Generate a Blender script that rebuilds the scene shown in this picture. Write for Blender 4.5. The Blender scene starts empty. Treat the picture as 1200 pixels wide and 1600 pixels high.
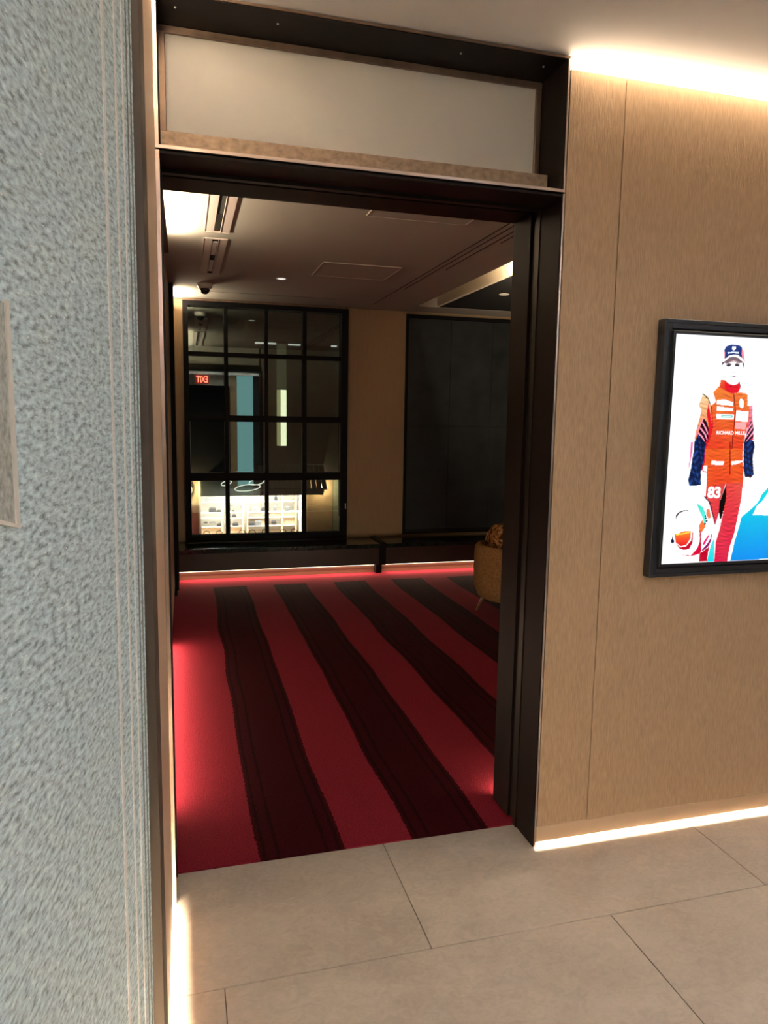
import bpy, bmesh, math, random
import numpy as np
from mathutils import Vector, Matrix

SC = bpy.context.scene
COL = SC.collection
random.seed(7)

# ---------------------------------------------------------------- camera
cam_data = bpy.data.cameras.new('camera')
cam = bpy.data.objects.new('camera', cam_data)
COL.objects.link(cam)
RIGHT = Vector((0.96389752, -0.2658274, 0.01540664))      # camera axes in world space (world Y runs into the room)
DOWN = Vector((-0.01905854, -0.12658725, -0.99177237))
FWD = Vector((0.26559055, 0.9556733, -0.12708342))
m = Matrix((( RIGHT.x, -DOWN.x, -FWD.x, 0.0), (RIGHT.y, -DOWN.y, -FWD.y, 0.0), (RIGHT.z, -DOWN.z, -FWD.z, 1.55), (0, 0, 0, 1)))
cam.matrix_world = m
cam_data.sensor_fit = 'VERTICAL'
cam_data.sensor_height = 36.0
cam_data.lens = 36.0 * 1123.2 / 1600.0
cam_data.clip_start = 0.02
cam_data.clip_end = 300
SC.camera = cam

# ---------------------------------------------------------------- world, exposure
world = bpy.data.worlds.new('night_sky'); SC.world = world
world.use_nodes = True
world.node_tree.nodes['Background'].inputs[0].default_value = (0.010, 0.012, 0.018, 1)
world.node_tree.nodes['Background'].inputs[1].default_value = 0.5
SC.view_settings.view_transform = 'Standard'
SC.view_settings.look = 'None'
SC.view_settings.exposure = 0.0
SC.view_settings.gamma = 1.0
SC.view_settings.use_curve_mapping = False
SC.cycles.use_denoising = True
SC.cycles.max_bounces = 10
SC.cycles.diffuse_bounces = 5
SC.cycles.glossy_bounces = 4
SC.cycles.transparent_max_bounces = 12
SC.cycles.sample_clamp_indirect = 0.0
SC.cycles.caustics_reflective = False
SC.cycles.caustics_refractive = False

def area_light(name, loc, size, energy, color, direction=(0, 0, -1), parent=None, spread=180):
    d = bpy.data.lights.new(name, 'AREA')
    d.shape = 'RECTANGLE'; d.size, d.size_y = size
    d.energy = energy; d.color = color; d.spread = math.radians(spread)
    o = bpy.data.objects.new(name, d); COL.objects.link(o)
    v = Vector(direction).normalized()
    z = -v
    x = Vector((1, 0, 0)) if abs(v.x) < 0.9 else Vector((0, 1, 0))
    y = z.cross(x).normalized(); x = y.cross(z).normalized()
    if parent is not None:
        o.parent = parent; loc = Vector(loc) - Vector(wloc(parent))
    o.matrix_local = Matrix.Translation(loc) @ Matrix((x, y, z)).transposed().to_4x4()
    return o

WARM = (1.0, 0.80, 0.56)
WARMER = (1.0, 0.70, 0.42)
# strengths of the lamps that are placed further down, next to their fittings
E_COVE_FRONT = 26.0
E_BASE_FRONT = 65.0
E_BASE_LEFT = 55.0
E_LOBBY = 5.0
E_LOBBY_FILL = 260.0
E_LEFT_COVE = 36.0
E_WALL_WASH = 30.0
E_BENCH = 17.0
E_ROOM_BASE = 11.0
E_ROOM_COVE = 34.0
E_SLOT = 130.0
E_ROOM_DOWN = 5.0
E_SHOP = 1500.0

# ---------------------------------------------------------------- helpers
def wloc(o):
    v = Vector((0, 0, 0))
    while o is not None:
        v = v + o.location; o = o.parent
    return v

def tag(o, label=None, cat=None, group=None, kind=None):
    if label: o['label'] = label
    if cat: o['category'] = cat
    if group: o['group'] = group
    if kind: o['kind'] = kind
    return o

def thing(name, loc, label=None, cat=None, group=None, kind=None):
    o = bpy.data.objects.new(name, None); COL.objects.link(o)
    o.location = loc; o.empty_display_size = 0.1
    return tag(o, label, cat, group, kind)

def obj(name, bm, mat, parent=None, smooth=False):
    """link a bmesh made in WORLD coordinates as one object"""
    if parent is not None:
        org = Vector(wloc(parent)); loc = Vector((0, 0, 0))
        bmesh.ops.translate(bm, verts=bm.verts, vec=-org)
    else:
        lo = Vector((min(v.co.x for v in bm.verts), min(v.co.y for v in bm.verts), min(v.co.z for v in bm.verts)))
        hi = Vector((max(v.co.x for v in bm.verts), max(v.co.y for v in bm.verts), max(v.co.z for v in bm.verts)))
        loc = Vector(((lo.x + hi.x) / 2, (lo.y + hi.y) / 2, lo.z))
        bmesh.ops.translate(bm, verts=bm.verts, vec=-loc)
    me = bpy.data.meshes.new(name)
    bmesh.ops.recalc_face_normals(bm, faces=bm.faces)
    bm.to_mesh(me); bm.free()
    if smooth:
        for p in me.polygons: p.use_smooth = True
    me.materials.append(mat)
    o = bpy.data.objects.new(name, me); COL.objects.link(o)
    o.location = loc
    if parent is not None: o.parent = parent
    return o

def add_box(bm, x0, x1, y0, y1, z0, z1, bev=0.0):
    r = bmesh.ops.create_cube(bm, size=1.0)
    for v in r['verts']:
        v.co = Vector((x0 + (v.co.x + .5) * (x1 - x0), y0 + (v.co.y + .5) * (y1 - y0), z0 + (v.co.z + .5) * (z1 - z0)))
    if bev > 0:
        e = list({e for v in r['verts'] for e in v.link_edges})
        bmesh.ops.bevel(bm, geom=e, offset=bev, segments=1, affect='EDGES', profile=0.5)

def box(name, x0, x1, y0, y1, z0, z1, mat, parent=None, bev=0.0):
    bm = bmesh.new(); add_box(bm, x0, x1, y0, y1, z0, z1, bev)
    return obj(name, bm, mat, parent)

def boxes(name, L, mat, parent=None, bev=0.0):
    bm = bmesh.new()
    for b in L: add_box(bm, *b, bev)
    return obj(name, bm, mat, parent)

def add_prism(bm, pts, z0, z1):
    a = [bm.verts.new((p[0], p[1], z0)) for p in pts]
    b = [bm.verts.new((p[0], p[1], z1)) for p in pts]
    n = len(pts)
    bm.faces.new(a[::-1]); bm.faces.new(b)
    for i in range(n): bm.faces.new((a[i], a[(i + 1) % n], b[(i + 1) % n], b[i]))

def add_loft(bm, rings, cap=True):
    R = [[bm.verts.new(p) for p in r] for r in rings]
    n = len(R[0])
    for i in range(len(R) - 1):
        for j in range(n):
            bm.faces.new((R[i][j], R[i][(j + 1) % n], R[i + 1][(j + 1) % n], R[i + 1][j]))
    if cap:
        bm.faces.new(R[0][::-1]); bm.faces.new(R[-1])

def circle(cx, cy, z, r, n=24, ry=None, p=2.0):
    out = []
    for i in range(n):
        a = 2 * math.pi * i / n
        c, s = math.cos(a), math.sin(a)
        out.append((cx + r * math.copysign(abs(c) ** (2 / p), c), cy + (ry or r) * math.copysign(abs(s) ** (2 / p), s), z))
    return out

def add_tube(bm, path, r, n=8, closed=False):
    path = [Vector(p) for p in path]; rings = []
    k = len(path)
    for i, p in enumerate(path):
        a = path[(i - 1) % k] if closed or i > 0 else p
        b = path[(i + 1) % k] if closed or i < k - 1 else p
        t = (b - a).normalized()
        u = t.cross(Vector((0, 0, 1)))
        if u.length < 1e-3: u = Vector((1, 0, 0))
        u.normalize(); w = t.cross(u)
        rr = r[i] if isinstance(r, (list, tuple)) else r
        rings.append([p + u * rr * math.cos(2 * math.pi * j / n) + w * rr * math.sin(2 * math.pi * j / n) for j in range(n)])
    if closed:
        R = [[bm.verts.new(q) for q in ring] for ring in rings]
        for i in range(k):
            for j in range(n):
                bm.faces.new((R[i][j], R[i][(j + 1) % n], R[(i + 1) % k][(j + 1) % n], R[(i + 1) % k][j]))
    else:
        add_loft(bm, rings)

# ---------------------------------------------------------------- materials
def newmat(name):
    mt = bpy.data.materials.new(name); mt.use_nodes = True
    nt = mt.node_tree; b = nt.nodes['Principled BSDF']
    return mt, nt, b

def setp(b, color=None, rough=None, metal=None, spec=None, **k):
    if color is not None: b.inputs['Base Color'].default_value = (*color, 1)
    if rough is not None: b.inputs['Roughness'].default_value = rough
    if metal is not None: b.inputs['Metallic'].default_value = metal
    if spec is not None: b.inputs['Specular IOR Level'].default_value = spec
    for n, v in k.items(): b.inputs[n.replace('_', ' ')].default_value = v

def plain(name, color, rough=0.5, metal=0.0, spec=0.5, var=0.0, scale=(8, 8, 8), bump=0.0, bscale=None, detail=4.0, rvar=0.0):
    """principled with procedural variation of colour, roughness and relief"""
    mt, nt, b = newmat(name)
    setp(b, color, rough, metal, spec)
    tc = nt.nodes.new('ShaderNodeTexCoord')
    if var > 0 or rvar > 0:
        mp = nt.nodes.new('ShaderNodeMapping'); mp.inputs['Scale'].default_value = scale
        nz = nt.nodes.new('ShaderNodeTexNoise'); nz.inputs['Scale'].default_value = 1.0; nz.inputs['Detail'].default_value = detail
        nt.links.new(tc.outputs['Object'], mp.inputs[0]); nt.links.new(mp.outputs[0], nz.inputs['Vector'])
        if var > 0:
            cr = nt.nodes.new('ShaderNodeValToRGB')
            cr.color_ramp.elements[0].position = 0.3; cr.color_ramp.elements[1].position = 0.7
            cr.color_ramp.elements[0].color = (*[max(0, c * (1 - var)) for c in color], 1)
            cr.color_ramp.elements[1].color = (*[min(1, c * (1 + var)) for c in color], 1)
            nt.links.new(nz.outputs['Fac'], cr.inputs[0]); nt.links.new(cr.outputs[0], b.inputs['Base Color'])
        if rvar > 0:
            mr = nt.nodes.new('ShaderNodeMapRange')
            mr.inputs['To Min'].default_value = max(0.02, rough - rvar); mr.inputs['To Max'].default_value = min(1, rough + rvar)
            nt.links.new(nz.outputs['Fac'], mr.inputs[0]); nt.links.new(mr.outputs[0], b.inputs['Roughness'])
    if bump > 0:
        mp2 = nt.nodes.new('ShaderNodeMapping'); mp2.inputs['Scale'].default_value = bscale or scale
        nz2 = nt.nodes.new('ShaderNodeTexNoise'); nz2.inputs['Scale'].default_value = 1.0; nz2.inputs['Detail'].default_value = 3.0
        bp = nt.nodes.new('ShaderNodeBump'); bp.inputs['Strength'].default_value = bump; bp.inputs['Distance'].default_value = 0.002
        nt.links.new(tc.outputs['Object'], mp2.inputs[0]); nt.links.new(mp2.outputs[0], nz2.inputs['Vector'])
        nt.links.new(nz2.outputs['Fac'], bp.inputs['Height']); nt.links.new(bp.outputs[0], b.inputs['Normal'])
    return mt

def emit(name, color, strength):
    mt, nt, b = newmat(name)
    setp(b, (0, 0, 0), 0.6)
    b.inputs['Emission Color'].default_value = (*color, 1)
    b.inputs['Emission Strength'].default_value = strength
    return mt

M = {}
M['bronze'] = plain('dark_bronze', (0.009, 0.005, 0.0042), 0.5, 0.0, 0.14, var=0.25, scale=(9, 9, 3), rvar=0.08)
M['bronze_black'] = plain('blackened_bronze', (0.022, 0.017, 0.014), 0.42, 0.6, var=0.3, scale=(9, 9, 9))
M['edge'] = plain('polished_bronze_edge', (0.62, 0.50, 0.42), 0.30, 0.9, var=0.08, scale=(4, 4, 6))
M['rail'] = plain('patinated_bronze', (0.36, 0.255, 0.165), 0.45, 0.35, var=0.30, scale=(45, 45, 60), rvar=0.1, detail=6)
M['frame_bronze'] = plain('brown_bronze', (0.20, 0.135, 0.095), 0.36, 0.6, var=0.2, scale=(20, 20, 8))
M['left_bronze'] = plain('satin_bronze_panel', (0.78, 0.58, 0.43), 0.5, 0.5, var=0.05, scale=(3, 3, 2))
M['post_bronze'] = plain('dull_bronze_post', (0.11, 0.085, 0.065), 0.5, 0.4, var=0.15, scale=(10, 10, 4))
M['baseboard'] = plain('bronze_skirting', (0.62, 0.45, 0.30), 0.32, 0.55, var=0.05, scale=(2, 2, 2))
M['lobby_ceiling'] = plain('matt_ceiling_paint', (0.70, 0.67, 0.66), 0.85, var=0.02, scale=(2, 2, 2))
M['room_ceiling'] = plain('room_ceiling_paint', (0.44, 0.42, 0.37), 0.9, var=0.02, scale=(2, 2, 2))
M['vent_white'] = plain('vent_frame_paint', (0.55, 0.47, 0.44), 0.6)
M['plaster'] = plain('plaster', (0.40, 0.36, 0.33), 0.9, var=0.04)
M['dark_wall'] = plain('dark_wall_paint', (0.015, 0.013, 0.012), 0.7, var=0.1)
M['black'] = plain('black_metal', (0.005, 0.005, 0.006), 0.6, 0.0, spec=0.12)
M['gap'] = plain('shadow_gap_black', (0.004, 0.004, 0.004), 0.9)
M['screwm'] = plain('steel_screw', (0.6, 0.58, 0.55), 0.3, 0.9)
M['brown_wall'] = plain('room_wallcovering', (0.36, 0.24, 0.135), 0.65, 0.1, var=0.08, scale=(120, 120, 6), bump=0.2, bscale=(300, 300, 20))
M['stone'] = plain('polished_black_stone', (0.012, 0.018, 0.017), 0.14, 0.0, spec=0.45, var=0.5, scale=(30, 12, 30), bump=0.25, bscale=(60, 25, 60))
M['bench'] = plain('bench_face_lacquer', (0.035, 0.018, 0.014), 0.35, var=0.1)
M['toe'] = plain('toe_kick_lacquer', (0.20, 0.085, 0.055), 0.5, var=0.05)
M['dark_panel'] = plain('charcoal_panel', (0.024, 0.028, 0.031), 0.42, 0.3, var=0.25, scale=(5, 5, 5), rvar=0.08)
M['led'] = emit('led_warm', (1.0, 0.86, 0.66), 9.0)
M['led_room'] = emit('led_room_warm', (1.0, 0.84, 0.60), 7.0)
M['lens'] = emit('downlight_lens', (1.0, 0.95, 0.88), 1.0)
M['lens_lit'] = emit('downlight_lens_lit', (1.0, 0.93, 0.84), 14.0)

def wallcover():
    mt, nt, b = newmat('woven_wallcovering')
    setp(b, (0.42, 0.29, 0.17), 0.55, 0.2)
    tc = nt.nodes.new('ShaderNodeTexCoord')
    mp = nt.nodes.new('ShaderNodeMapping'); mp.inputs['Scale'].default_value = (330, 330, 26)
    nz = nt.nodes.new('ShaderNodeTexNoise'); nz.inputs['Scale'].default_value = 1; nz.inputs['Detail'].default_value = 3
    cr = nt.nodes.new('ShaderNodeValToRGB')
    cr.color_ramp.elements[0].position = 0.32; cr.color_ramp.elements[1].position = 0.70
    cr.color_ramp.elements[0].color = (0.375, 0.240, 0.135, 1); cr.color_ramp.elements[1].color = (0.50, 0.335, 0.195, 1)
    bp = nt.nodes.new('ShaderNodeBump'); bp.inputs['Strength'].default_value = 0.35; bp.inputs['Distance'].default_value = 0.0015
    nt.links.new(tc.outputs['Object'], mp.inputs[0]); nt.links.new(mp.outputs[0], nz.inputs['Vector'])
    nt.links.new(nz.outputs['Fac'], cr.inputs[0]); nt.links.new(cr.outputs[0], b.inputs['Base Color'])
    nt.links.new(nz.outputs['Fac'], bp.inputs['Height']); nt.links.new(bp.outputs[0], b.inputs['Normal'])
    return mt
M['wallcover'] = wallcover()

def tile_mat():
    mt, nt, b = newmat('porcelain_stone_tile')
    setp(b, (0.40, 0.35, 0.30), 0.48, 0.0, 0.45)
    g = nt.nodes.new('ShaderNodeNewGeometry')
    def noise(scale, detail, dist=0.0):
        mp = nt.nodes.new('ShaderNodeMapping'); mp.inputs['Scale'].default_value = scale
        nz = nt.nodes.new('ShaderNodeTexNoise'); nz.inputs['Scale'].default_value = 1; nz.inputs['Detail'].default_value = detail
        nz.inputs['Distortion'].default_value = dist
        nt.links.new(g.outputs['Position'], mp.inputs[0]); nt.links.new(mp.outputs[0], nz.inputs['Vector'])
        return nz
    a = noise((3, 4, 3), 6, 0.8); c = noise((30, 40, 30), 8, 1.5)
    mx = nt.nodes.new('ShaderNodeMath'); mx.operation = 'MULTIPLY_ADD'; mx.inputs[1].default_value = 0.55
    m2 = nt.nodes.new('ShaderNodeMath'); m2.operation = 'MULTIPLY'; m2.inputs[1].default_value = 0.45
    nt.links.new(c.outputs['Fac'], m2.inputs[0]); nt.links.new(a.outputs['Fac'], mx.inputs[0]); nt.links.new(m2.outputs[0], mx.inputs[2])
    cr = nt.nodes.new('ShaderNodeValToRGB')
    cr.color_ramp.elements[0].position = 0.35; cr.color_ramp.elements[1].position = 0.65
    cr.color_ramp.elements[0].color = (0.37, 0.315, 0.265, 1); cr.color_ramp.elements[1].color = (0.50, 0.43, 0.36, 1)
    nt.links.new(mx.outputs[0], cr.inputs[0]); nt.links.new(cr.outputs[0], b.inputs['Base Color'])
    bp = nt.nodes.new('ShaderNodeBump'); bp.inputs['Strength'].default_value = 0.25; bp.inputs['Distance'].default_value = 0.002
    nt.links.new(c.outputs['Fac'], bp.inputs['Height']); nt.links.new(bp.outputs[0], b.inputs['Normal'])
    return mt
M['tile'] = tile_mat()
M['grout'] = plain('grout', (0.16, 0.14, 0.12), 0.9)

def carpet_mat():
    mt, nt, b = newmat('striped_wool_carpet')
    setp(b, rough=1.0, spec=0.05)
    N = nt.nodes.new; L = nt.links.new
    g = N('ShaderNodeNewGeometry'); sx = N('ShaderNodeSeparateXYZ'); L(g.outputs['Position'], sx.inputs[0])
    def math_(op, a, bb=None, c=None):
        n = N('ShaderNodeMath'); n.operation = op
        for i, v in enumerate((a, bb, c)):
            if v is None: continue
            if isinstance(v, (int, float)): n.inputs[i].default_value = v
            else: L(v, n.inputs[i])
        return n.outputs[0]
    # slow wobble of the stripe edges
    mp = N('ShaderNodeMapping'); mp.inputs['Scale'].default_value = (0.6, 0.9, 1)
    nz = N('ShaderNodeTexNoise'); nz.inputs['Scale'].default_value = 1; nz.inputs['Detail'].default_value = 1
    L(g.outputs['Position'], mp.inputs[0]); L(mp.outputs[0], nz.inputs['Vector'])
    wob = math_('MULTIPLY', math_('SUBTRACT', nz.outputs['Fac'], 0.5), 0.08)
    mp1 = N('ShaderNodeMapping'); mp1.inputs['Scale'].default_value = (60, 60, 1)
    n1 = N('ShaderNodeTexNoise'); n1.inputs['Scale'].default_value = 1; n1.inputs['Detail'].default_value = 2
    L(g.outputs['Position'], mp1.inputs[0]); L(mp1.outputs[0], n1.inputs['Vector'])
    fine = math_('MULTIPLY', math_('SUBTRACT', n1.outputs['Fac'], 0.5), 0.02)
    x = math_('ADD', math_('ADD', sx.outputs['X'], wob), fine)
    # stripes: period .565 m, dark band .22-.52 of each
    ph = math_('FRACT', math_('DIVIDE', math_('ADD', x, 0.345), 0.565))
    band = math_('MULTIPLY', math_('GREATER_THAN', ph, 0.0), math_('LESS_THAN', ph, 0.545))
    yok = math_('MULTIPLY', math_('LESS_THAN', sx.outputs['Y'], 6.62), math_('GREATER_THAN', sx.outputs['X'], 0.1))
    band = math_('MULTIPLY', band, yok)
    # thin dark pin lines near the edges of each dark band
    lines = None
    for c0 in (0.035, 0.12, 0.43, 0.51):
        d = math_('ABSOLUTE', math_('SUBTRACT', ph, c0))
        ln = math_('LESS_THAN', d, 0.011)
        lines = ln if lines is None else math_('MAXIMUM', lines, ln)
    lines = math_('MULTIPLY', lines, band)
    mp2 = N('ShaderNodeMapping'); mp2.inputs['Scale'].default_value = (170, 170, 1)
    n2 = N('ShaderNodeTexNoise'); n2.inputs['Scale'].default_value = 1; n2.inputs['Detail'].default_value = 3
    L(g.outputs['Position'], mp2.inputs[0]); L(mp2.outputs[0], n2.inputs['Vector'])
    def mix(f, a, bb):
        n = N('ShaderNodeMix'); n.data_type = 'RGBA'
        L(f, n.inputs[0])
        for i, v in ((6, a), (7, bb)):
            if isinstance(v, tuple): n.inputs[i].default_value = (*v, 1)
            else: L(v, n.inputs[i])
        return n.outputs[2]
    c = mix(band, (0.205, 0.015, 0.026), (0.034, 0.002, 0.004))
    c = mix(math_('MULTIPLY', lines, 0.6), c, (0.008, 0.0006, 0.001))
    hsv = N('ShaderNodeHueSaturation'); L(c, hsv.inputs['Color'])
    L(math_('MULTIPLY_ADD', n2.outputs['Fac'], 1.5, 0.25), hsv.inputs['Value'])
    L(hsv.outputs[0], b.inputs['Base Color'])
    bp = N('ShaderNodeBump'); bp.inputs['Strength'].default_value = 0.6; bp.inputs['Distance'].default_value = 0.004
    L(n2.outputs['Fac'], bp.inputs['Height']); L(bp.outputs[0], b.inputs['Normal'])
    return mt
M['carpet'] = carpet_mat()

def pane_mat(name, tint, refl):
    """clear window glass: passes light, mirrors at its surface by angle"""
    mt = bpy.data.materials.new(name); mt.use_nodes = True; nt = mt.node_tree; nt.nodes.clear()
    o = nt.nodes.new('ShaderNodeOutputMaterial'); t = nt.nodes.new('ShaderNodeBsdfTransparent'); t.inputs[0].default_value = (*tint, 1)
    g = nt.nodes.new('ShaderNodeBsdfGlossy'); g.inputs['Roughness'].default_value = 0.0; g.inputs[0].default_value = (0.85, 1.0, 0.93, 1)
    f = nt.nodes.new('ShaderNodeFresnel'); f.inputs[0].default_value = 1.5
    a = nt.nodes.new('ShaderNodeMath'); a.operation = 'MULTIPLY'; a.inputs[1].default_value = refl
    mx = nt.nodes.new('ShaderNodeMixShader')
    nt.links.new(f.outputs[0], a.inputs[0]); nt.links.new(a.outputs[0], mx.inputs[0])
    nt.links.new(t.outputs[0], mx.inputs[1]); nt.links.new(g.outputs[0], mx.inputs[2]); nt.links.new(mx.outputs[0], o.inputs[0])
    return mt
M['window_glass'] = pane_mat('window_glass', (0.82, 0.86, 0.84), 5.0)

def frosted(name, color, trans=0.5, scale=900):
    mt = bpy.data.materials.new(name); mt.use_nodes = True; nt = mt.node_tree; nt.nodes.clear()
    N = nt.nodes.new; L = nt.links.new
    o = N('ShaderNodeOutputMaterial'); d = N('ShaderNodeBsdfDiffuse'); t = N('ShaderNodeBsdfTranslucent')
    g = N('ShaderNodeBsdfGlossy'); g.inputs['Roughness'].default_value = 0.35
    tc = N('ShaderNodeTexCoord'); nz = N('ShaderNodeTexNoise'); nz.inputs['Scale'].default_value = scale; nz.inputs['Detail'].default_value = 2
    L(tc.outputs['Object'], nz.inputs['Vector'])
    cr = N('ShaderNodeValToRGB'); cr.color_ramp.elements[0].position = .3; cr.color_ramp.elements[1].position = .7
    cr.color_ramp.elements[0].color = (*[c * .88 for c in color], 1); cr.color_ramp.elements[1].color = (*[min(1, c * 1.1) for c in color], 1)
    L(nz.outputs['Fac'], cr.inputs[0])
    for n in (d, t): L(cr.outputs[0], n.inputs[0])
    m1 = N('ShaderNodeMixShader'); m1.inputs[0].default_value = trans; L(d.outputs[0], m1.inputs[1]); L(t.outputs[0], m1.inputs[2])
    m2 = N('ShaderNodeMixShader'); m2.inputs[0].default_value = 0.06; L(m1.outputs[0], m2.inputs[1]); L(g.outputs[0], m2.inputs[2])
    L(m2.outputs[0], o.inputs[0])
    return mt
M['frost'] = frosted('frosted_transom_glass', (0.74, 0.72, 0.68))

def textured_glass():
    mt, nt, b = newmat('hammered_grey_glass')
    N = nt.nodes.new; L = nt.links.new
    setp(b, (0.4, 0.44, 0.42), 0.4, 0.0, 0.25)
    tc = N('ShaderNodeTexCoord')
    mp = N('ShaderNodeMapping'); mp.inputs['Scale'].default_value = (62, 150, 1)
    L(tc.outputs['UV'], mp.inputs[0])
    nz = N('ShaderNodeTexNoise'); nz.inputs['Scale'].default_value = 1; nz.inputs['Detail'].default_value = 2.5; nz.inputs['Roughness'].default_value = 0.6
    L(mp.outputs[0], nz.inputs['Vector'])
    cr = N('ShaderNodeValToRGB'); e = cr.color_ramp.elements
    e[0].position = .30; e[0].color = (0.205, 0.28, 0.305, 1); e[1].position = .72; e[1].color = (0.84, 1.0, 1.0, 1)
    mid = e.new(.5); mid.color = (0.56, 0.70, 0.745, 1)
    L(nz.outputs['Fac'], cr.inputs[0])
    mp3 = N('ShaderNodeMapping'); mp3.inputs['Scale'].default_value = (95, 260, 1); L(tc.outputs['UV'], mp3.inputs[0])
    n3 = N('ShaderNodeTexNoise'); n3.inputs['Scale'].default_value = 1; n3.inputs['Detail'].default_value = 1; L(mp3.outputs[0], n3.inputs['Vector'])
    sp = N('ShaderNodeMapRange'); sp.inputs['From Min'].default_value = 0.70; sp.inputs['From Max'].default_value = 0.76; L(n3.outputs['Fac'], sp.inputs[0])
    mx = N('ShaderNodeMix'); mx.data_type = 'RGBA'; mx.inputs[7].default_value = (1, 1, 1, 1); L(sp.outputs[0], mx.inputs[0]); L(cr.outputs[0], mx.inputs[6]); L(mx.outputs[2], b.inputs['Base Color'])  # sparkling glints of the glass painted as white dots in its colour
    bp = N('ShaderNodeBump'); bp.inputs['Strength'].default_value = 0.28; bp.inputs['Distance'].default_value = 0.002
    L(nz.outputs['Fac'], bp.inputs['Height']); L(bp.outputs[0], b.inputs['Normal'])
    return mt
M['hammered'] = textured_glass()
M['glass_band'] = plain('polished_glass_band', (0.88, 0.90, 0.86), 0.3, 0.0, spec=0.5, var=0.25, scale=(400, 400, 200), detail=3)  # pale and dark tones imitate lines mirrored in the glass
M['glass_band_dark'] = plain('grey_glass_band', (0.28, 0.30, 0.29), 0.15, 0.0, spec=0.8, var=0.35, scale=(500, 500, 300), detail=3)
M['acrylic'] = plain('pale_acrylic_strip', (0.88, 0.84, 0.76), 0.2, 0.0, spec=0.6, var=0.06, scale=(60, 60, 40))  # pale outline and grey face imitate a reflection in the glass
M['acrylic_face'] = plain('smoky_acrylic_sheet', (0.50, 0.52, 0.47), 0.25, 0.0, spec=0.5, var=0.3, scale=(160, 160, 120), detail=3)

# ================================================================= SETTING: the lobby
floor = thing('floor', (1.2, 0, 0), kind='structure')
floor['label'] = 'pale stone tile floor of the lobby in front of the doorway'
box('floor_bed', -0.30, 5.2, -4.6, 2.38, -0.06, -0.004, M['grout'], floor)
rows = [(1.8345, 2.3795, 0.678)] + [(1.8315 - 0.6 * k - 0.597, 1.8315 - 0.6 * k, 0.078 if k % 2 == 0 else 0.678) for k in range(10)]
for (y0, y1, off) in rows:
    k = -1
    while True:
        a = off + 1.2 * k; b = a + 1.2
        a2 = max(a + .0015, -0.16); b2 = min(b - .0015, 5.2)
        if a2 >= 5.1: break
        if b2 - a2 > 0.02: box('tile', a2, b2, y0, y1, -0.012, 0.0 - 0.0003 * ((k * 7 + int(y0 * 10)) % 3), M['tile'], floor, bev=0.0009)
        k += 1

carpet = box('carpet', -0.16, 6.0, 2.3805, 7.0, -0.03, 0.004, M['carpet'])
tag(carpet, 'red wall-to-wall carpet with wide dark maroon stripes beyond the doorway', 'carpet', kind='structure')

# right-hand wall around the doorway: recessed body, skirting, wallcovering panels, light coves
wf = thing('wall_front', (1.225, 2.30, 0), kind='structure')
wf['label'] = 'beige panelled wall to the right of the doorway, carrying the framed screen'
boxes('wall_body', [(1.222, 5.2, 2.238, 2.574, 0.10, 2.655), (1.222, 5.2, 2.300, 2.574, 0.0, 0.10), (1.222, 5.2, 2.33, 2.574, 2.655, 2.90)], M['plaster'], wf)
for (a, b) in ((1.2185, 1.4205), (1.4235, 2.6205), (2.6235, 3.8205), (3.8235, 5.0)):
    box('panel', a, b, 2.222, 2.236, 0.0815, 2.674, M['wallcover'], wf, bev=0.0008)
box('joint_backing', 1.2185, 5.0, 2.2335, 2.2375, 0.079, 2.66, M['gap'], wf)
bb = box('baseboard_front', 1.2165, 5.0, 2.2235, 2.2325, 0.018, 0.079, M['baseboard'], bev=0.0008)
tag(bb, 'lit bronze baseboard strip under the beige wall panels', kind='structure')

wa = thing('trim_1', (1.225, 2.27, 2.66), kind='structure')
wa['label'] = 'bright ceiling cove light above the beige wall'
box('led_strip', 1.23, 5.0, 2.262, 2.272, 2.656, 2.661, M['led'], wa)
box('cove_top', 1.222, 5.2, 2.17, 2.33, 2.80, 2.82, M['plaster'], wa)
area_light('cove_lamp', (3.1, 2.285, 2.668), (3.74, 0.02), E_COVE_FRONT, WARM, (0, -0.5, 1), wa)
area_light('wash_lamp', (3.1, 2.2105, 2.745), (3.74, 0.018), E_WALL_WASH, WARM, (0, 0.12, -1), wa)
wb = thing('trim_2', (1.225, 2.27, 0), kind='structure')
wb['label'] = 'bright light strip glowing onto the tiles under the beige wall'
box('led_strip', 1.23, 5.0, 2.275, 2.285, 0.075, 0.080, M['led'], wb)
area_light('base_lamp', (3.1, 2.256, 0.040), (3.74, 0.02), E_BASE_FRONT, WARM, (0, -1, -0.5), wb)

# left-hand wall, running towards the camera, bronze clad
wl = thing('wall_left', (-0.10, 1.8, 0), kind='structure')
wl['label'] = 'satin bronze wall panel between the doorway and the grey glass'
box('panel', -0.078, -0.064, 1.462, 2.207, 0.030, 2.674, M['left_bronze'], wl, bev=0.0006)
box('panel', -0.078, -0.064, 0.26, 1.459, 0.030, 2.674, M['left_bronze'], wl, bev=0.0006) if False else None
boxes('wall_body', [(-0.30, -0.080, -4.6, 2.574, 0.12, 2.655), (-0.30, -0.145, -4.6, 2.574, -0.004, 0.12), (-0.30, -0.17, -4.6, 2.574, 2.655, 2.90)], M['plaster'], wl) if False else \
boxes('wall_body', [(-0.30, -0.080, 1.462, 2.574, 0.12, 2.655), (-0.30, -0.145, 1.462, 2.574, -0.004, 0.12), (-0.30, -0.17, 1.462, 2.574, 2.655, 2.90)], M['plaster'], wl)
box('led_strip', -0.125, -0.115, 0.40, 2.19, 0.100, 0.106, M['led'], wl)
area_light('base_lamp', (-0.095, 1.35, 0.048), (0.02, 1.66), E_BASE_LEFT, WARM, (1, 0, -0.5), wl)
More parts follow.
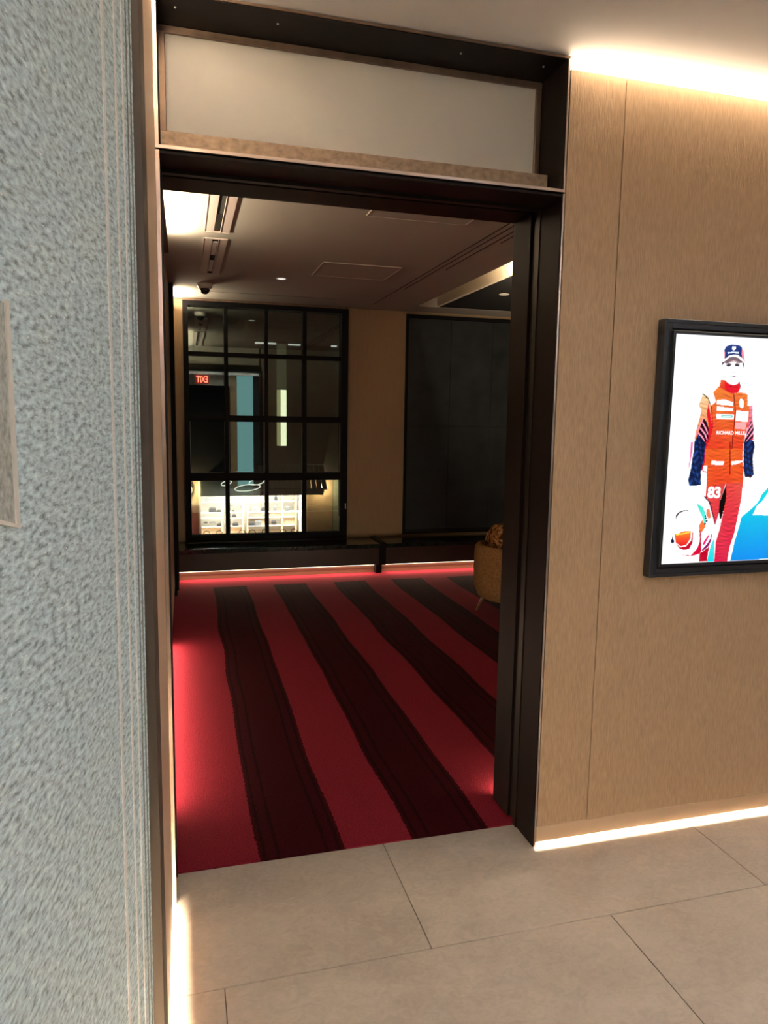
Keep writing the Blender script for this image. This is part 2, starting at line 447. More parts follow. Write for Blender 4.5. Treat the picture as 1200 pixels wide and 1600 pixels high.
area_light('cove_lamp', (-0.13, 1.55, 2.668), (0.02, 1.28), E_LEFT_COVE, WARM, (0.4, 0, 1), wl)
box('led_strip', -0.135, -0.125, 1.48, 2.19, 2.656, 2.661, M['led'], wl)

# lobby shell
bm = bmesh.new()
add_box(bm, -0.30, 5.2, -4.6, 2.197, 2.715, 2.80)
add_box(bm, -0.30, 1.2195, 2.197, 2.574, 2.7155, 2.90)
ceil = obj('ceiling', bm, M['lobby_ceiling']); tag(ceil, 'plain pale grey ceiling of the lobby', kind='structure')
box('wall_right', 5.2, 5.35, -4.6, 2.574, 0, 2.9, M['plaster']); bpy.data.objects['wall_right']['kind'] = 'structure'
# far end of the lobby, seen only as the mirror image in the window: dark opening under a bulkhead
wbk = thing('wall_back', (1.5, -1.9, 0), kind='structure')
wbk['label'] = 'end wall of the lobby with a bulkhead over a dark opening'
box('bulkhead', -0.60, 0.98, -2.0, -1.86, 2.235, 2.715, M['plaster'], wbk)
box('pier', 0.98, 1.125, -2.0, -1.84, 0, 2.715, M['wallcover'], wbk)
box('wall_body', 1.48, 5.2, -2.0, -1.86, 0, 2.715, M['dark_wall'], wbk)
box('wall_end', -0.9, 5.2, -4.75, -4.6, 0, 2.9, M['dark_wall'], wbk)
tp = box('light_column', 1.128, 1.477, -1.95, -1.87, 0.05, 2.56, emit('teal_backlit_glass', (0.42, 0.78, 0.80), 0.9))
tag(tp, 'tall backlit teal glass panel seen mirrored in the dark window', 'light column')
ex = thing('exit_sign', (0.39, -1.83, 2.25), 'small red lit exit sign seen mirrored in the top left of the window', 'sign')
box('housing', 0.22, 0.56, -1.86, -1.835, 2.245, 2.52, M['vent_white'], ex, bev=0.004)
box('sign_face', 0.245, 0.535, -1.836, -1.828, 2.265, 2.455, emit('exit_dim_face', (0.55, 0.04, 0.03), 1.0), ex, bev=0.002)

def text_mesh(name, body, size, mat, parent, loc, rot, extrude=0.0008, width=None, bold=0.0, height=None):
    cu = bpy.data.curves.new(name, 'FONT'); cu.body = body; cu.size = size; cu.extrude = extrude; cu.offset = bold
    cu.align_x = 'CENTER'; cu.align_y = 'CENTER'
    tmp = bpy.data.objects.new(name + '_tmp', cu); COL.objects.link(tmp)
    dg = bpy.context.evaluated_depsgraph_get()
    me = bpy.data.meshes.new_from_object(tmp.evaluated_get(dg)); bpy.data.objects.remove(tmp)
    me.name = name
    xs = [v.co.x for v in me.vertices]; ys = [v.co.y for v in me.vertices]
    cx, cy = (min(xs) + max(xs)) / 2, (min(ys) + max(ys)) / 2
    sx = width / (max(xs) - min(xs)) if width else 1.0
    sy = height / (max(ys) - min(ys)) if height else 1.0
    R = Matrix(rot)
    off = Vector(loc) - (wloc(parent) if parent is not None else Vector((0, 0, 0)))
    for v in me.vertices:
        v.co = R @ Vector(((v.co.x - cx) * sx, (v.co.y - cy) * sy, v.co.z)) + off
    me.materials.clear(); me.materials.append(mat)
    o = bpy.data.objects.new(name, me); COL.objects.link(o)
    if parent is not None: o.parent = parent
    return o
FACE_CAM = ((1, 0, 0), (0, 0, -1), (0, 1, 0))       # text read by someone looking along +Y
FACE_ROOM = ((-1, 0, 0), (0, 0, 1), (0, 1, 0))      # text read by someone looking along -Y
text_mesh('lettering', 'EXIT', 0.2, emit('exit_letters', (1.0, 0.10, 0.06), 14.0), ex, (0.39, -1.8265, 2.36), FACE_ROOM, 0.001, width=0.235, height=0.135, bold=0.004)

cl = thing('trim_10', (1.5, -1.8, 2.5), kind='structure'); cl['label'] = 'ceiling wash light at the end of the lobby'
box('cove_shelf', -0.25, 5.1, -1.86, -1.74, 2.46, 2.475, M['plaster'], cl)
box('shelf_lip', -0.25, 5.1, -1.745, -1.735, 2.46, 2.54, M['plaster'], cl)
area_light('cove_lamp', (2.4, -1.80, 2.49), (5.0, 0.08), E_LOBBY_FILL, (0.93, 0.97, 1.0), (0, 0.2, 1), cl)  # cove and lamp added only as soft fill for the lobby
# ---- lobby downlights added as fill light (out of the frame)
for i, (x, y) in enumerate([(1.35, 0.55), (3.3, 0.55), (1.35, -1.0), (3.3, -1.0), (3.2, -3.0)]):
    t = thing('downlight', (x, y, 2.70), ('round lobby ceiling downlight to the left in front of the panelled wall', 'round lobby ceiling downlight at the right in front of the panelled wall', 'round lobby ceiling downlight to the left by the teal glass', 'round lobby ceiling downlight to the right of the teal glass', 'round lobby ceiling downlight at the rear end')[i], 'light')
    bm = bmesh.new(); add_loft(bm, [circle(x, y, 2.7155, .058), circle(x, y, 2.7125, .058), circle(x, y, 2.7125, .046), circle(x, y, 2.7145, .046)], cap=False)
    obj('rim', bm, M['vent_white'], t)
    bm = bmesh.new(); add_loft(bm, [circle(x, y, 2.7146, .046), circle(x, y, 2.7135, .046)])
    obj('lens', bm, M['lens_lit'], t)
    area_light('lamp', (x, y, 2.708), (0.09, 0.09), E_LOBBY, (0.93, 0.97, 1.0), (0, 0, -1), t, spread=160)

# ================================================================= THE DOORWAY PORTAL
dr = thing('door_1', (0.575, 2.222, 0), kind='structure')
dr['label'] = 'tall dark bronze doorway portal with a frosted glass transom'
XL0, XL1, XR0, XR1 = -0.064, -0.054, 1.204, 1.214
box('jamb_plate', XL0, XL1, 2.2235, 2.361, 0.002, 2.292, M['bronze'], dr)
box('jamb_plate', XR0, XR1, 2.2235, 2.361, 0.002, 2.292, M['bronze'], dr)
box('edge_strip', XL0, XL1 + .001, 2.2205, 2.2235, 0.002, 2.292, M['edge'], dr)
box('edge_strip', XR0 + .004, XR1, 2.2205, 2.2235, 0.002, 2.292, M['edge'], dr)
box('head_plate', XL1, XR0, 2.226, 2.361, 2.284, 2.292, M['bronze'], dr)
# bead, track channel, rear jambs
boxes('bead', [(1.200, 1.207, 2.361, 2.385, 0.0, 2.282), (-0.057, -0.050, 2.361, 2.385, 0.0, 2.282), (-0.050, 1.200, 2.361, 2.385, 2.275, 2.284)], M['bronze_black'], dr)
boxes('track_channel', [(1.2145, 1.2215, 2.361, 2.45, 0, 2.37), (-0.08, -0.070, 2.361, 2.45, 0, 2.37), (-0.066, 1.216, 2.385, 2.438, 2.345, 2.352)], M['bronze_black'], dr)
box('track_rail', -0.06, 1.20, 2.392, 2.424, 2.298, 2.344, M['bronze_black'], dr)
box('rear_jamb', 1.204, 1.222, 2.438, 2.578, 0.0, 2.284, M['bronze'], dr, bev=0.001)
box('rear_jamb', -0.080, -0.060, 2.438, 2.578, 0.0, 2.284, M['bronze'], dr, bev=0.001)
box('rear_head', -0.080, 1.222, 2.438, 2.578, 2.286, 2.296, M['bronze'], dr)
boxes('header_core', [(-0.06, 1.204, 2.424, 2.574, 2.2965, 2.372)], M['bronze_black'], dr)
def screw(x, y, z, n=8, r=0.0042):
    bm = bmesh.new(); add_loft(bm, [circle(x, y, z + .001, r, n), circle(x, y, z - .0015, r * .9, n), circle(x, y, z - .003, r * .45, n)])
    obj('screw', bm, M['screwm'], dr)
for x in (0.12, 0.343, 0.574, 0.786, 1.017, 1.13): screw(x, 2.404, 2.298)
for x in (-0.002, 0.288, 0.864, 1.152): screw(x, 2.287, 2.701, r=0.0035)
# upper box
box('box_side', XL0, XL1, 2.2235, 2.42, 2.306, 2.712, M['bronze'], dr)
box('box_side', XR0, XR1, 2.2235, 2.42, 2.306, 2.712, M['bronze'], dr)
box('box_top', XL1, XR0, 2.2235, 2.42, 2.702, 2.712, M['bronze'], dr)
box('box_floor', XL0, XR1, 2.2235, 2.42, 2.296, 2.306, M['bronze'], dr)
boxes('edge_strip', [(XL0, XR1, 2.2205, 2.2235, 2.297, 2.306)], M['edge'], dr)
boxes('edge_strip', [(XR0 + .004, XR1, 2.2205, 2.2235, 2.306, 2.712)], M['edge'], dr)
boxes('edge_strip', [(XL0, XL1, 2.2205, 2.2235, 2.306, 2.712)], M['edge'], dr)
boxes('edge_strip', [(XL0 + .001, XR1 - .001, 2.2205, 2.2235, 2.7045, 2.712)], M['frame_bronze'], dr)
# transom: rail, frame bars, glazing beads, pane
box('transom_rail', -0.0505, 1.196, 2.310, 2.320, 2.306, 2.376, M['rail'], dr, bev=0.001)
box('frame_bar', -0.054, 1.204, 2.392, 2.418, 2.682, 2.702, M['frame_bronze'], dr, bev=0.0015)
box('frame_bar', -0.054, 1.204, 2.392, 2.418, 2.306, 2.396, M['frame_bronze'], dr, bev=0.0015)
box('frame_bar', -0.054, -0.034, 2.392, 2.418, 2.396, 2.682, M['frame_bronze'], dr, bev=0.0015)
box('frame_bar', 1.184, 1.204, 2.392, 2.418, 2.396, 2.682, M['frame_bronze'], dr, bev=0.0015)
pane = box('transom_pane', -0.034, 1.184, 2.402, 2.410, 2.396, 2.682, M['frost'], dr)
pane['label'] = 'frosted pale grey glass pane'

# ================================================================= FRAMED SCREEN ON THE WALL
TVX, TVZ = 1.640, 1.050            # lower left corner of the picture
TW, TH = 0.560, 0.811
tv = thing('framed_screen', (1.92, 2.222, 1.0), 'black framed lit display screen on the beige wall, showing a person in red overalls', 'screen')
ox0, ox1, oz0, oz1 = 1.598, 1.598 + TW + 0.084, 1.002, 1.911
def frame4(name, x0, x1, z0, z1, wd, y0, y1, mat, parent, bev=0.001):
    boxes(name, [(x0, x0 + wd, y0, y1, z0, z1), (x1 - wd, x1, y0, y1, z0, z1), (x0 + wd, x1 - wd, y0, y1, z0, z0 + wd), (x0 + wd, x1 - wd, y0, y1, z1 - wd, z1)], mat, parent, bev)
M['tvblack'] = plain('charcoal_frame_lacquer', (0.020, 0.021, 0.026), 0.38, 0.1, var=0.1, scale=(30, 30, 30))
frame4('outer_frame', ox0, ox1, oz0, oz1, 0.014, 2.183, 2.2215, M['tvblack'], tv, 0.0015)
frame4('frame_face', ox0 + .014, ox1 - .014, oz0 + .014, oz1 - .014, 0.018, 2.186, 2.2215, M['tvblack'], tv, 0.001)
frame4('inner_bezel', TVX - .012, TVX + TW + .012, TVZ - .008, TVZ + TH + .010, 0.010, 2.172, 2.2215, M['tvblack'], tv, 0.001)
box('back_plate', ox0 + .01, ox1 - .01, 2.20, 2.2215, oz0 + .01, oz1 - .01, M['tvblack'], tv)

ART=[([(440,273),(413,245),(406,227),(394,213),(374,195),(334,167),(320,136),(312,89),(304,36),(295,2),(493,5),(669,4),(635,307),(524,301)],(0.0,0.86,0.84),(0.0,0.5,0.88),0,0),([(442,255),(419,223),(397,207),(381,172),(451,169),(628,163),(617,264),(483,272)],(1,1,1),(1,1,1),0,0),([(145,434),(151,355),(149,286),(156,248),(178,237),(219,138),(232,184),(232,226),(253,292),(249,338),(246,441)],(0.93,0.34,0.16),(0.86,0.14,0.26),1,0),([(249,338),(256,268),(252,197),(241,127),(227,74),(227,2),(284,2),(290,54),(306,107),(314,161),(324,232),(327,295),(325,337),(313,390)],(0.91,0.3,0.22),(0.85,0.1,0.26),1,0),([(141,434),(254,442),(313,442),(317,372),(325,337),(327,295),(254,289),(170,279),(151,355)],(0.93,0.36,0.13),(0.92,0.24,0.12),1,0),([(162,5),(162,35),(197,57),(203,92),(194,4)],(0.75,0.03,0.15),(0.75,0.03,0.15),1,0),([(194,4),(207,64),(219,92),(227,2)],(0.3,0.85,0.85),(0.1,0.8,0.85),0,0),([(254,289),(232,226),(232,184),(238,162),(244,162),(252,197),(258,233)],(0.05,0.02,0.02),(0.05,0.02,0.02),0,0),([(284,2),(290,54),(306,107),(314,161),(328,217),(336,217),(327,139),(309,71),(297,2)],(1,1,1),(1,1,1),0,0),([(145,354),(166,355),(169,296),(168,230),(152,248),(147,286)],(1,1,1),(1,1,1),0,0),([(147,338),(167,333),(168,329),(147,335)],(0.86,0.08,0.12),(0.86,0.08,0.12),0,0),([(170,614),(183,629),(197,639),(220,624),(253,612),(279,617),(308,615),(316,609),(320,572),(335,568),(333,527),(327,496),(320,468),(316,437),(316,416),(155,415),(170,449),(175,494),(167,524),(167,569),(184,582)],(0.94,0.45,0.18),(0.9,0.22,0.12),1,0),([(152,575),(167,569),(180,494),(170,449),(155,415),(144,415),(160,479),(163,524)],(0.8,0.05,0.16),(0.86,0.08,0.12),1,0),([(114,441),(150,441),(156,372),(147,338),(141,338),(143,400)],(0.8,0.05,0.3),(0.75,0.03,0.15),1,0),([(127,610),(150,599),(161,572),(175,494),(163,449),(118,465),(108,442),(107,469),(120,523),(125,553),(113,568)],(1,0.85,0.62),(0.92,0.35,0.15),1,0),([(152,575),(164,539),(175,494),(168,449),(161,448),(161,494),(148,539)],(0.86,0.08,0.12),(0.86,0.08,0.12),0,0),([(124,610),(139,603),(154,590),(161,574),(158,574),(151,588),(137,600),(124,608)],(0.15,0.02,0.05),(0.15,0.02,0.05),0,0),([(138,524),(150,512),(160,491),(163,449),(143,430),(113,445),(121,478),(129,506)],(0.12,0.02,0.08),(0.12,0.02,0.08),0,0),([(127,492),(150,470),(159,448),(156,447),(145,467),(123,487)],(1,0.55,0.68),(1,0.55,0.68),0,0),([(134,512),(154,485),(161,467),(158,467),(149,483),(131,507)],(1,0.55,0.68),(1,0.55,0.68),0,0),([(120,475),(140,457),(155,433),(150,432),(135,454),(118,469)],(1,0.55,0.68),(1,0.55,0.68),0,0),([(139,524),(124,496),(107,451),(103,451),(121,499),(136,525)],(1,0.55,0.68),(1,0.55,0.68),0,0),([(118,466),(141,448),(157,433),(151,415),(105,415),(108,442)],(0.05,0.12,0.33),(0.05,0.12,0.33),2,0),([(104,441),(150,441),(152,420),(150,372),(141,338),(145,285),(97,282),(90,304),(99,348),(101,379),(106,413)],(0.05,0.12,0.33),(0.06,0.18,0.42),2,0),([(90,440),(100,440),(100,413),(95,379),(91,345),(88,349),(92,386)],(1,0.35,0.62),(1,0.35,0.62),0,0),([(329,569),(341,573),(345,527),(353,496),(358,450),(342,438),(322,437),(327,496),(332,542)],(0.96,0.5,0.6),(0.85,0.15,0.3),1,0),([(340,518),(354,493),(355,456),(318,434),(320,450),(330,484)],(0.1,0.02,0.1),(0.1,0.02,0.1),0,0),([(344,512),(318,471),(317,465),(346,505)],(1,0.55,0.68),(1,0.55,0.68),0,0),([(349,499),(320,456),(320,450),(352,492)],(1,0.55,0.68),(1,0.55,0.68),0,0),([(354,481),(323,440),(327,441),(356,472)],(1,0.55,0.68),(1,0.55,0.68),0,0),([(341,450),(360,444),(363,416),(320,416),(322,436)],(0.05,0.12,0.33),(0.05,0.12,0.33),2,0),([(317,442),(361,442),(365,425),(360,383),(371,323),(363,314),(333,314),(324,344),(318,407)],(0.05,0.12,0.33),(0.06,0.18,0.42),2,0),([(340,314),(354,321),(362,313),(357,307),(352,314)],(0.2,0.05,0.08),(0.2,0.05,0.08),0,0),([(198,660),(213,660),(232,647),(254,642),(272,648),(277,656),(284,635),(275,617),(253,612),(235,616),(212,627),(193,633)],(0.93,0.35,0.15),(0.86,0.08,0.12),1,0),([(213,657),(232,646),(254,641),(274,648),(280,635),(271,617),(253,613),(231,619),(219,630)],(0.86,0.07,0.14),(0.86,0.07,0.14),0,0),([(234,640),(255,636),(273,638),(273,636),(255,634),(235,638)],(0.4,0.0,0.05),(0.4,0.0,0.05),0,0),([(273,654),(277,655),(284,638),(283,635),(277,644)],(0.25,0.05,0.12),(0.25,0.05,0.12),0,0),([(255,612),(259,612),(270,556),(271,517),(269,480),(270,416),(266,416),(266,480),(267,517),(266,556)],(0.45,0.0,0.05),(0.45,0.0,0.05),0,0),([(254,442),(259,442),(269,324),(264,324)],(0.6,0.05,0.05),(0.6,0.05,0.05),0,0),([(187,589),(223,591),(256,582),(257,569),(188,573)],(1,1,1),(1,1,1),0,0),([(189,567),(258,560),(259,550),(190,551)],(1,1,1),(1,1,1),0,0),([(189,540),(264,538),(266,521),(191,520)],(1,1,1),(1,1,1),0,0),([(211,536),(259,536),(259,527),(212,527)],(0.25,0.7,0.65),(0.25,0.7,0.65),0,0),([(216,534),(255,534),(256,529),(216,529)],(0.8,0.95,0.9),(0.8,0.95,0.9),0,0),([(285,596),(295,595),(304,584),(304,566),(296,561),(287,566),(283,581)],(1,1,1),(1,1,1),0,0),([(272,553),(328,550),(327,513),(273,515)],(1,1,1),(1,1,1),0,0),([(274,512),(322,510),(319,485),(274,488)],(1,0.62,0.62),(1,0.62,0.62),0,0),([(183,373),(237,370),(235,356),(182,359)],(1,1,1),(1,1,1),0,0),([(269,371),(317,374),(318,368),(291,360),(271,357)],(1,1,1),(1,1,1),0,0),([(206,737),(203,764),(211,777),(227,782),(259,784),(274,778),(284,761),(289,740),(282,733),(267,745),(244,749),(225,745),(210,730)],(0.09,0.19,0.46),(0.07,0.14,0.36),0,0),([(276,773),(285,758),(291,740),(293,725),(284,733),(277,752)],(1,0.5,0.58),(1,0.5,0.58),0,0),([(203,755),(205,764),(208,737),(205,734)],(1,0.5,0.58),(1,0.5,0.58),0,0),([(235,777),(252,778),(252,769),(244,763),(236,767)],(1,1,1),(1,1,1),0,0),([(218,756),(242,759),(265,758),(266,752),(242,755),(219,751)],(0.85,0.9,1),(0.85,0.9,1),0,0),([(198,719),(210,734),(230,746),(244,749),(263,748),(282,737),(294,725),(283,725),(264,738),(245,741),(227,738),(210,725),(200,715)],(1,1,1),(1,1,1),0,0),([(198,719),(210,725),(227,739),(245,742),(263,739),(285,725),(292,725),(276,720),(269,722),(246,727),(225,720),(211,720),(200,713)],(0.42,0.33,0.36),(0.42,0.33,0.36),0,0),([(223,721),(246,730),(269,723),(262,720),(247,725),(233,720)],(0.75,0.62,0.62),(0.75,0.62,0.62),0,0),([(198,721),(201,722),(202,713),(200,710),(198,712)],(0.08,0.06,0.1),(0.08,0.06,0.1),0,0),([(285,721),(290,722),(291,704),(287,710)],(0.15,0.1,0.14),(0.15,0.1,0.14),0,0),([(211,720),(227,720),(237,716),(237,715),(224,716),(212,718)],(0.3,0.2,0.22),(0.3,0.2,0.22),0,0),([(252,717),(265,721),(278,723),(276,721),(264,718),(253,714)],(0.3,0.2,0.22),(0.3,0.2,0.22),0,0),([(216,710),(224,715),(236,713),(236,710),(230,707),(221,707)],(0.16,0.1,0.12),(0.16,0.1,0.12),0,0),([(252,713),(262,716),(272,713),(268,709),(259,708),(253,710)],(0.16,0.1,0.12),(0.16,0.1,0.12),0,0),([(213,711),(224,716),(239,714),(239,712),(224,714),(215,710)],(0.5,0.4,0.45),(0.5,0.4,0.45),0,0),([(251,714),(262,718),(274,715),(273,713),(262,716),(251,712)],(0.5,0.4,0.45),(0.5,0.4,0.45),0,0),([(248,689),(256,690),(257,687),(252,686),(248,687)],(0.75,0.6,0.62),(0.75,0.6,0.62),0,0),([(237,674),(251,676),(266,675),(262,673),(252,671),(241,673)],(0.5,0.32,0.36),(0.5,0.32,0.36),0,0),([(249,707),(251,708),(250,691),(248,691)],(0.92,0.86,0.88),(0.92,0.86,0.88),0,0),([(49,177),(60,189),(83,196),(108,193),(112,190),(88,193),(64,186),(52,170),(50,163)],(0.25,0.15,0.2),(0.25,0.15,0.2),0,0),([(48,111),(58,109),(78,117),(98,120),(117,119),(116,91),(102,69),(78,64),(56,79)],(0.97,0.5,0.15),(0.88,0.08,0.14),0,0),([(55,76),(78,61),(102,64),(121,84),(124,116),(128,109),(128,77),(115,54),(95,50),(74,56)],(0.72,0.03,0.15),(0.72,0.03,0.15),0,0),([(84,33),(125,29),(148,52),(158,80),(152,129),(158,129),(167,47),(164,35),(138,29),(117,26)],(0.75,0.05,0.2),(0.75,0.05,0.2),0,0),([(127,31),(144,48),(159,72),(166,40),(158,34),(138,29)],(0.8,0.05,0.2),(0.8,0.05,0.2),0,0),([(132,220),(160,206),(172,185),(178,164),(178,143),(171,143),(165,164),(149,189)],(0.2,0.85,0.75),(0.4,0.9,0.85),0,0),([(177,199),(190,195),(199,167),(188,162),(176,181)],(0.93,0.45,0.3),(0.93,0.45,0.3),0,0),([(149,136),(162,159),(178,134),(162,110)],(0.93,0.42,0.2),(0.93,0.42,0.2),0,0),([(188,66),(203,89),(206,107),(209,103),(206,78),(193,57),(174,44),(167,47)],(0.5,0.05,0.35),(0.5,0.05,0.35),0,0),([(175,79),(197,107),(196,96),(180,68),(172,65)],(0.9,0.1,0.4),(0.9,0.1,0.4),0,0),([(202,191),(213,166),(219,138),(215,145),(206,170),(187,220),(156,248),(173,241),(192,220)],(0.3,0.05,0.15),(0.3,0.05,0.15),0,0),([(35,76),(34,87),(40,92),(40,102),(44,92),(49,85),(49,75),(45,80),(42,74),(39,80)],(0.05,0.08,0.2),(0.05,0.08,0.2),0,0),([(170,175),(178,175),(178,170),(171,170)],(0.02,0.15,0.25),(0.02,0.15,0.25),0,0),([(171,147),(179,147),(179,141),(172,142)],(0.02,0.15,0.25),(0.02,0.15,0.25),0,0),([(178,158),(185,158),(185,152),(178,152)],(0.02,0.15,0.25),(0.02,0.15,0.25),0,0),([(173,167),(180,166),(181,161),(173,161)],(0.02,0.15,0.25),(0.02,0.15,0.25),0,0),([(56,110),(78,111),(114,117),(115,113),(78,107),(56,105)],(1,0.85,0.3),(1,0.85,0.3),0,0)]
def screen_mesh():
    step = 2.0
    nx, nz = int(TW * 1000 / step), int(TH * 1000 / step)
    gx, gz = np.meshgrid(np.arange(nx + 1) * step, np.arange(nz + 1) * step)
    img = np.ones((nz + 1, nx + 1, 3)) * np.array([0.97, 0.985, 1.0])
    img[gz < 150] = (1.0, 1.0, 1.0)
    rng = np.random.RandomState(3)
    for pts, c1, c2, fold, _ in ART:
        p = np.array(pts, float)
        inside = np.zeros(gx.shape, bool)
        j = len(p) - 1
        for i in range(len(p)):
            xi, zi = p[i]; xj, zj = p[j]
            if zi != zj:
                hit = ((zi > gz) != (zj > gz)) & (gx < (xj - xi) * (gz - zi) / (zj - zi) + xi)
                inside ^= hit
            j = i
        if not inside.any(): continue
        t = np.clip((p[:, 1].max() - gz) / max(1.0, p[:, 1].max() - p[:, 1].min()), 0, 1)[..., None]
        col = np.array(c1) * (1 - t) + np.array(c2) * t
        if fold == 1:      # soft cloth creases
            f = np.sin(gz * 0.42 + 1.8 * np.sin(gx * 0.045 + gz * .013) + 2.2 * np.sin(gz * .037 - gx * .03)) * np.sin(gz * .083 + gx * .061) * np.sin(gx * .045 - gz * .021 + 1)
            f = (0.94 + 0.16 * f)[..., None]
            warm = np.clip(np.sin(gx * 0.05 + gz * .018), 0, 1)[..., None] * 0.10
            col = col * f + np.array([0.05, 0.35, 0.05]) * warm
        if fold == 2:
            f = np.sin(gz * 0.17 + gx * .11 + 2 * np.sin(gz * .05 + gx * .13)) * np.sin(gz * .09 - gx * .16 + 1.5 * np.sin(gz * .031))
            col = col * (0.7 + 0.3 * f[..., None]) + np.array([.10, .20, .34]) * np.clip(f, 0.25, 1)[..., None] * .8 - np.array([.10, .20, .34]) * .2
        img[inside] = np.clip(col, 0, 1)[inside]
    idx = np.arange((nx + 1) * (nz + 1)).reshape(nz + 1, nx + 1)
    co = np.stack([(TVX + gx / 1000), np.full(gx.shape, 2.178), (TVZ + gz / 1000)], -1).reshape(-1, 3)
    co -= np.array(wloc(tv))
    f = np.stack([idx[:-1, :-1], idx[:-1, 1:], idx[1:, 1:], idx[1:, :-1]], -1).reshape(-1, 4)
    me = bpy.data.meshes.new('picture')
    me.from_pydata(co.tolist(), [], f.tolist())
    at_ = me.color_attributes.new('picture', 'FLOAT_COLOR', 'POINT')
    img = np.clip(img, 0, 1) ** 2.0
    at_.data.foreach_set('color', np.concatenate([img.reshape(-1, 3), np.ones((img.size // 3, 1))], 1).astype(np.float32).ravel())
    mt, nt, b = newmat('lit_picture')
    setp(b, (0.0, 0.0, 0.0), 0.25)
    a = nt.nodes.new('ShaderNodeVertexColor'); a.layer_name = 'picture'
    nt.links.new(a.outputs[0], b.inputs['Emission Color']); b.inputs['Emission Strength'].default_value = 1.15
    me.materials.append(mt)
    o = bpy.data.objects.new('picture', me); COL.objects.link(o); o.parent = tv
    o['label'] = 'lit picture of a person in a cap and red overalls with 83 on the thigh, holding a helmet beside a blue car'
    return o
pic = screen_mesh()
white = emit('lit_white_lettering', (1, 1, 1), 1.15)
text_mesh('lettering', 'RICHARD MILLE', 0.02, white, tv, (TVX + .2555, 2.1765, TVZ + .473), FACE_CAM, 0.0002, width=0.122, height=0.013, bold=0.0004)
text_mesh('number', '83', 0.05, white, tv, (TVX + .203, 2.1765, TVZ + .2585), ((1, 0.02, 0), (0, 0, -1), (-.02, 1, 0)), 0.0002, width=0.056, height=0.043, bold=0.0022)

# ================================================================= GREY TEXTURED GLASS AT THE LEFT
gp = thing('glass_screen', (-0.17, 0.75, 0), 'tall hammered grey glass screen filling the left edge of the view', 'glass screen')
gd = Vector((-0.172 + 0.072, 0.80 - 1.30, 0)).normalized()      # along the glass, towards and past the camera
gn = Vector((-gd.y, gd.x, 0)); gn = gn if gn.x > 0 else -gn      # outward, into the lobby
def glass_pt(s, z, out):
    """s metres along the glass from its far edge; the edge leans a little"""
    x0 = -0.0765 + (z - 0.4) / 1.8 * 0.0075
    return Vector((x0, 1.296, z)) + gd * s + gn * out
def glass_slab(name, s0, s1, o0, o1, mat, z0=0.0, z1=2.64, uv=False):
    bm = bmesh.new(); nseg = 2
    vs = [[bm.verts.new(glass_pt(s, z, o)) for (s, o) in ((s0, o0), (s1, o0), (s1, o1), (s0, o1))] for z in (z0, z1)]
    bm.faces.new(vs[0][::-1]); bm.faces.new(vs[1])
    for i in range(4): bm.faces.new((vs[0][i], vs[0][(i + 1) % 4], vs[1][(i + 1) % 4], vs[1][i]))
    if uv:
        bm.normal_update()
        l = bm.loops.layers.uv.new('UVMap')
        for f in bm.faces:
            for lp in f.loops:
                v = lp.vert.co; lp[l].uv = ((v.xy - Vector((-0.07, 1.296))).length, v.z)
    return obj(name, bm, mat, gp)
glass_slab('glass_pane', 0.0, 1.75, -0.012, 0.0, M['hammered'], uv=True)
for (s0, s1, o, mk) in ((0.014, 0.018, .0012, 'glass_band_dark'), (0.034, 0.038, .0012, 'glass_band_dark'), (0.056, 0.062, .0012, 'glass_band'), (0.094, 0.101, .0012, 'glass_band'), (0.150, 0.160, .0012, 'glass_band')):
    q = glass_slab('polished_band', s0, s1, 0.0, o, M[mk])  # raised bands stand in for doorway lines mirrored in the glass
box('edge_post', -0.0795, -0.0575, 1.302, 1.458, 0.0, 2.66, M['post_bronze'], gp, bev=0.001)
# mirrored rectangle painted as a pale outline on the glass, cut by the left edge of the picture
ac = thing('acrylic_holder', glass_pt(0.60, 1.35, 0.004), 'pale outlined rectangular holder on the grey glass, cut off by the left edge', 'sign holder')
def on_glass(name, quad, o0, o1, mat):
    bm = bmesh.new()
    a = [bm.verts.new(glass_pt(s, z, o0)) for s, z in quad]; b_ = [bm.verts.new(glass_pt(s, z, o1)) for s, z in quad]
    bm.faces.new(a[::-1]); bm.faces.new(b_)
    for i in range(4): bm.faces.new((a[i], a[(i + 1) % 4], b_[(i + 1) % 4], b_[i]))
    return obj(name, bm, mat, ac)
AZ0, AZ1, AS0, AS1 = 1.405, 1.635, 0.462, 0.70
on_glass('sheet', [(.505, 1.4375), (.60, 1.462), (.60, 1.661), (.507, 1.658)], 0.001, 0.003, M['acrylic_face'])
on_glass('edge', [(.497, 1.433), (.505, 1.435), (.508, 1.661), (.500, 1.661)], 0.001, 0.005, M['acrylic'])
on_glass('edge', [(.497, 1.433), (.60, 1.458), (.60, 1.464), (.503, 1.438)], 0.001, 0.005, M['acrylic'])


# ================================================================= THE ROOM BEYOND
YW = 7.19; ZC = 2.65
rl = thing('wall_left', (-0.2, 4.8, 0), kind='structure'); rl['label'] = 'left wall of the carpeted room'
boxes('wall_body', [(-0.30, -0.105, 2.574, 7.4, 0.10, 2.62), (-0.30, -0.150, 2.574, 7.4, 0, 0.10)], M['brown_wall'], rl)
box('pilaster', -0.105, -0.068, 6.35, 6.62, 0.055, 2.64, M['black'], rl)
box('pilaster', -0.150, -0.082, 6.37, 6.60, 0.0, 0.055, M['gap'], rl)
box('led_strip', -0.145, -0.138, 2.80, 4.95, 0.085, 0.090, M['led_room'], rl)
area_light('base_lamp', (-0.125, 3.87, 0.075), (0.02, 2.15), E_ROOM_BASE, WARM, (1.0, 0, -0.55), rl)
area_light('cove_lamp', (-0.085, 3.65, 2.56), (0.03, 2.0), E_ROOM_COVE, WARM, (0.5, 0, 1), rl)
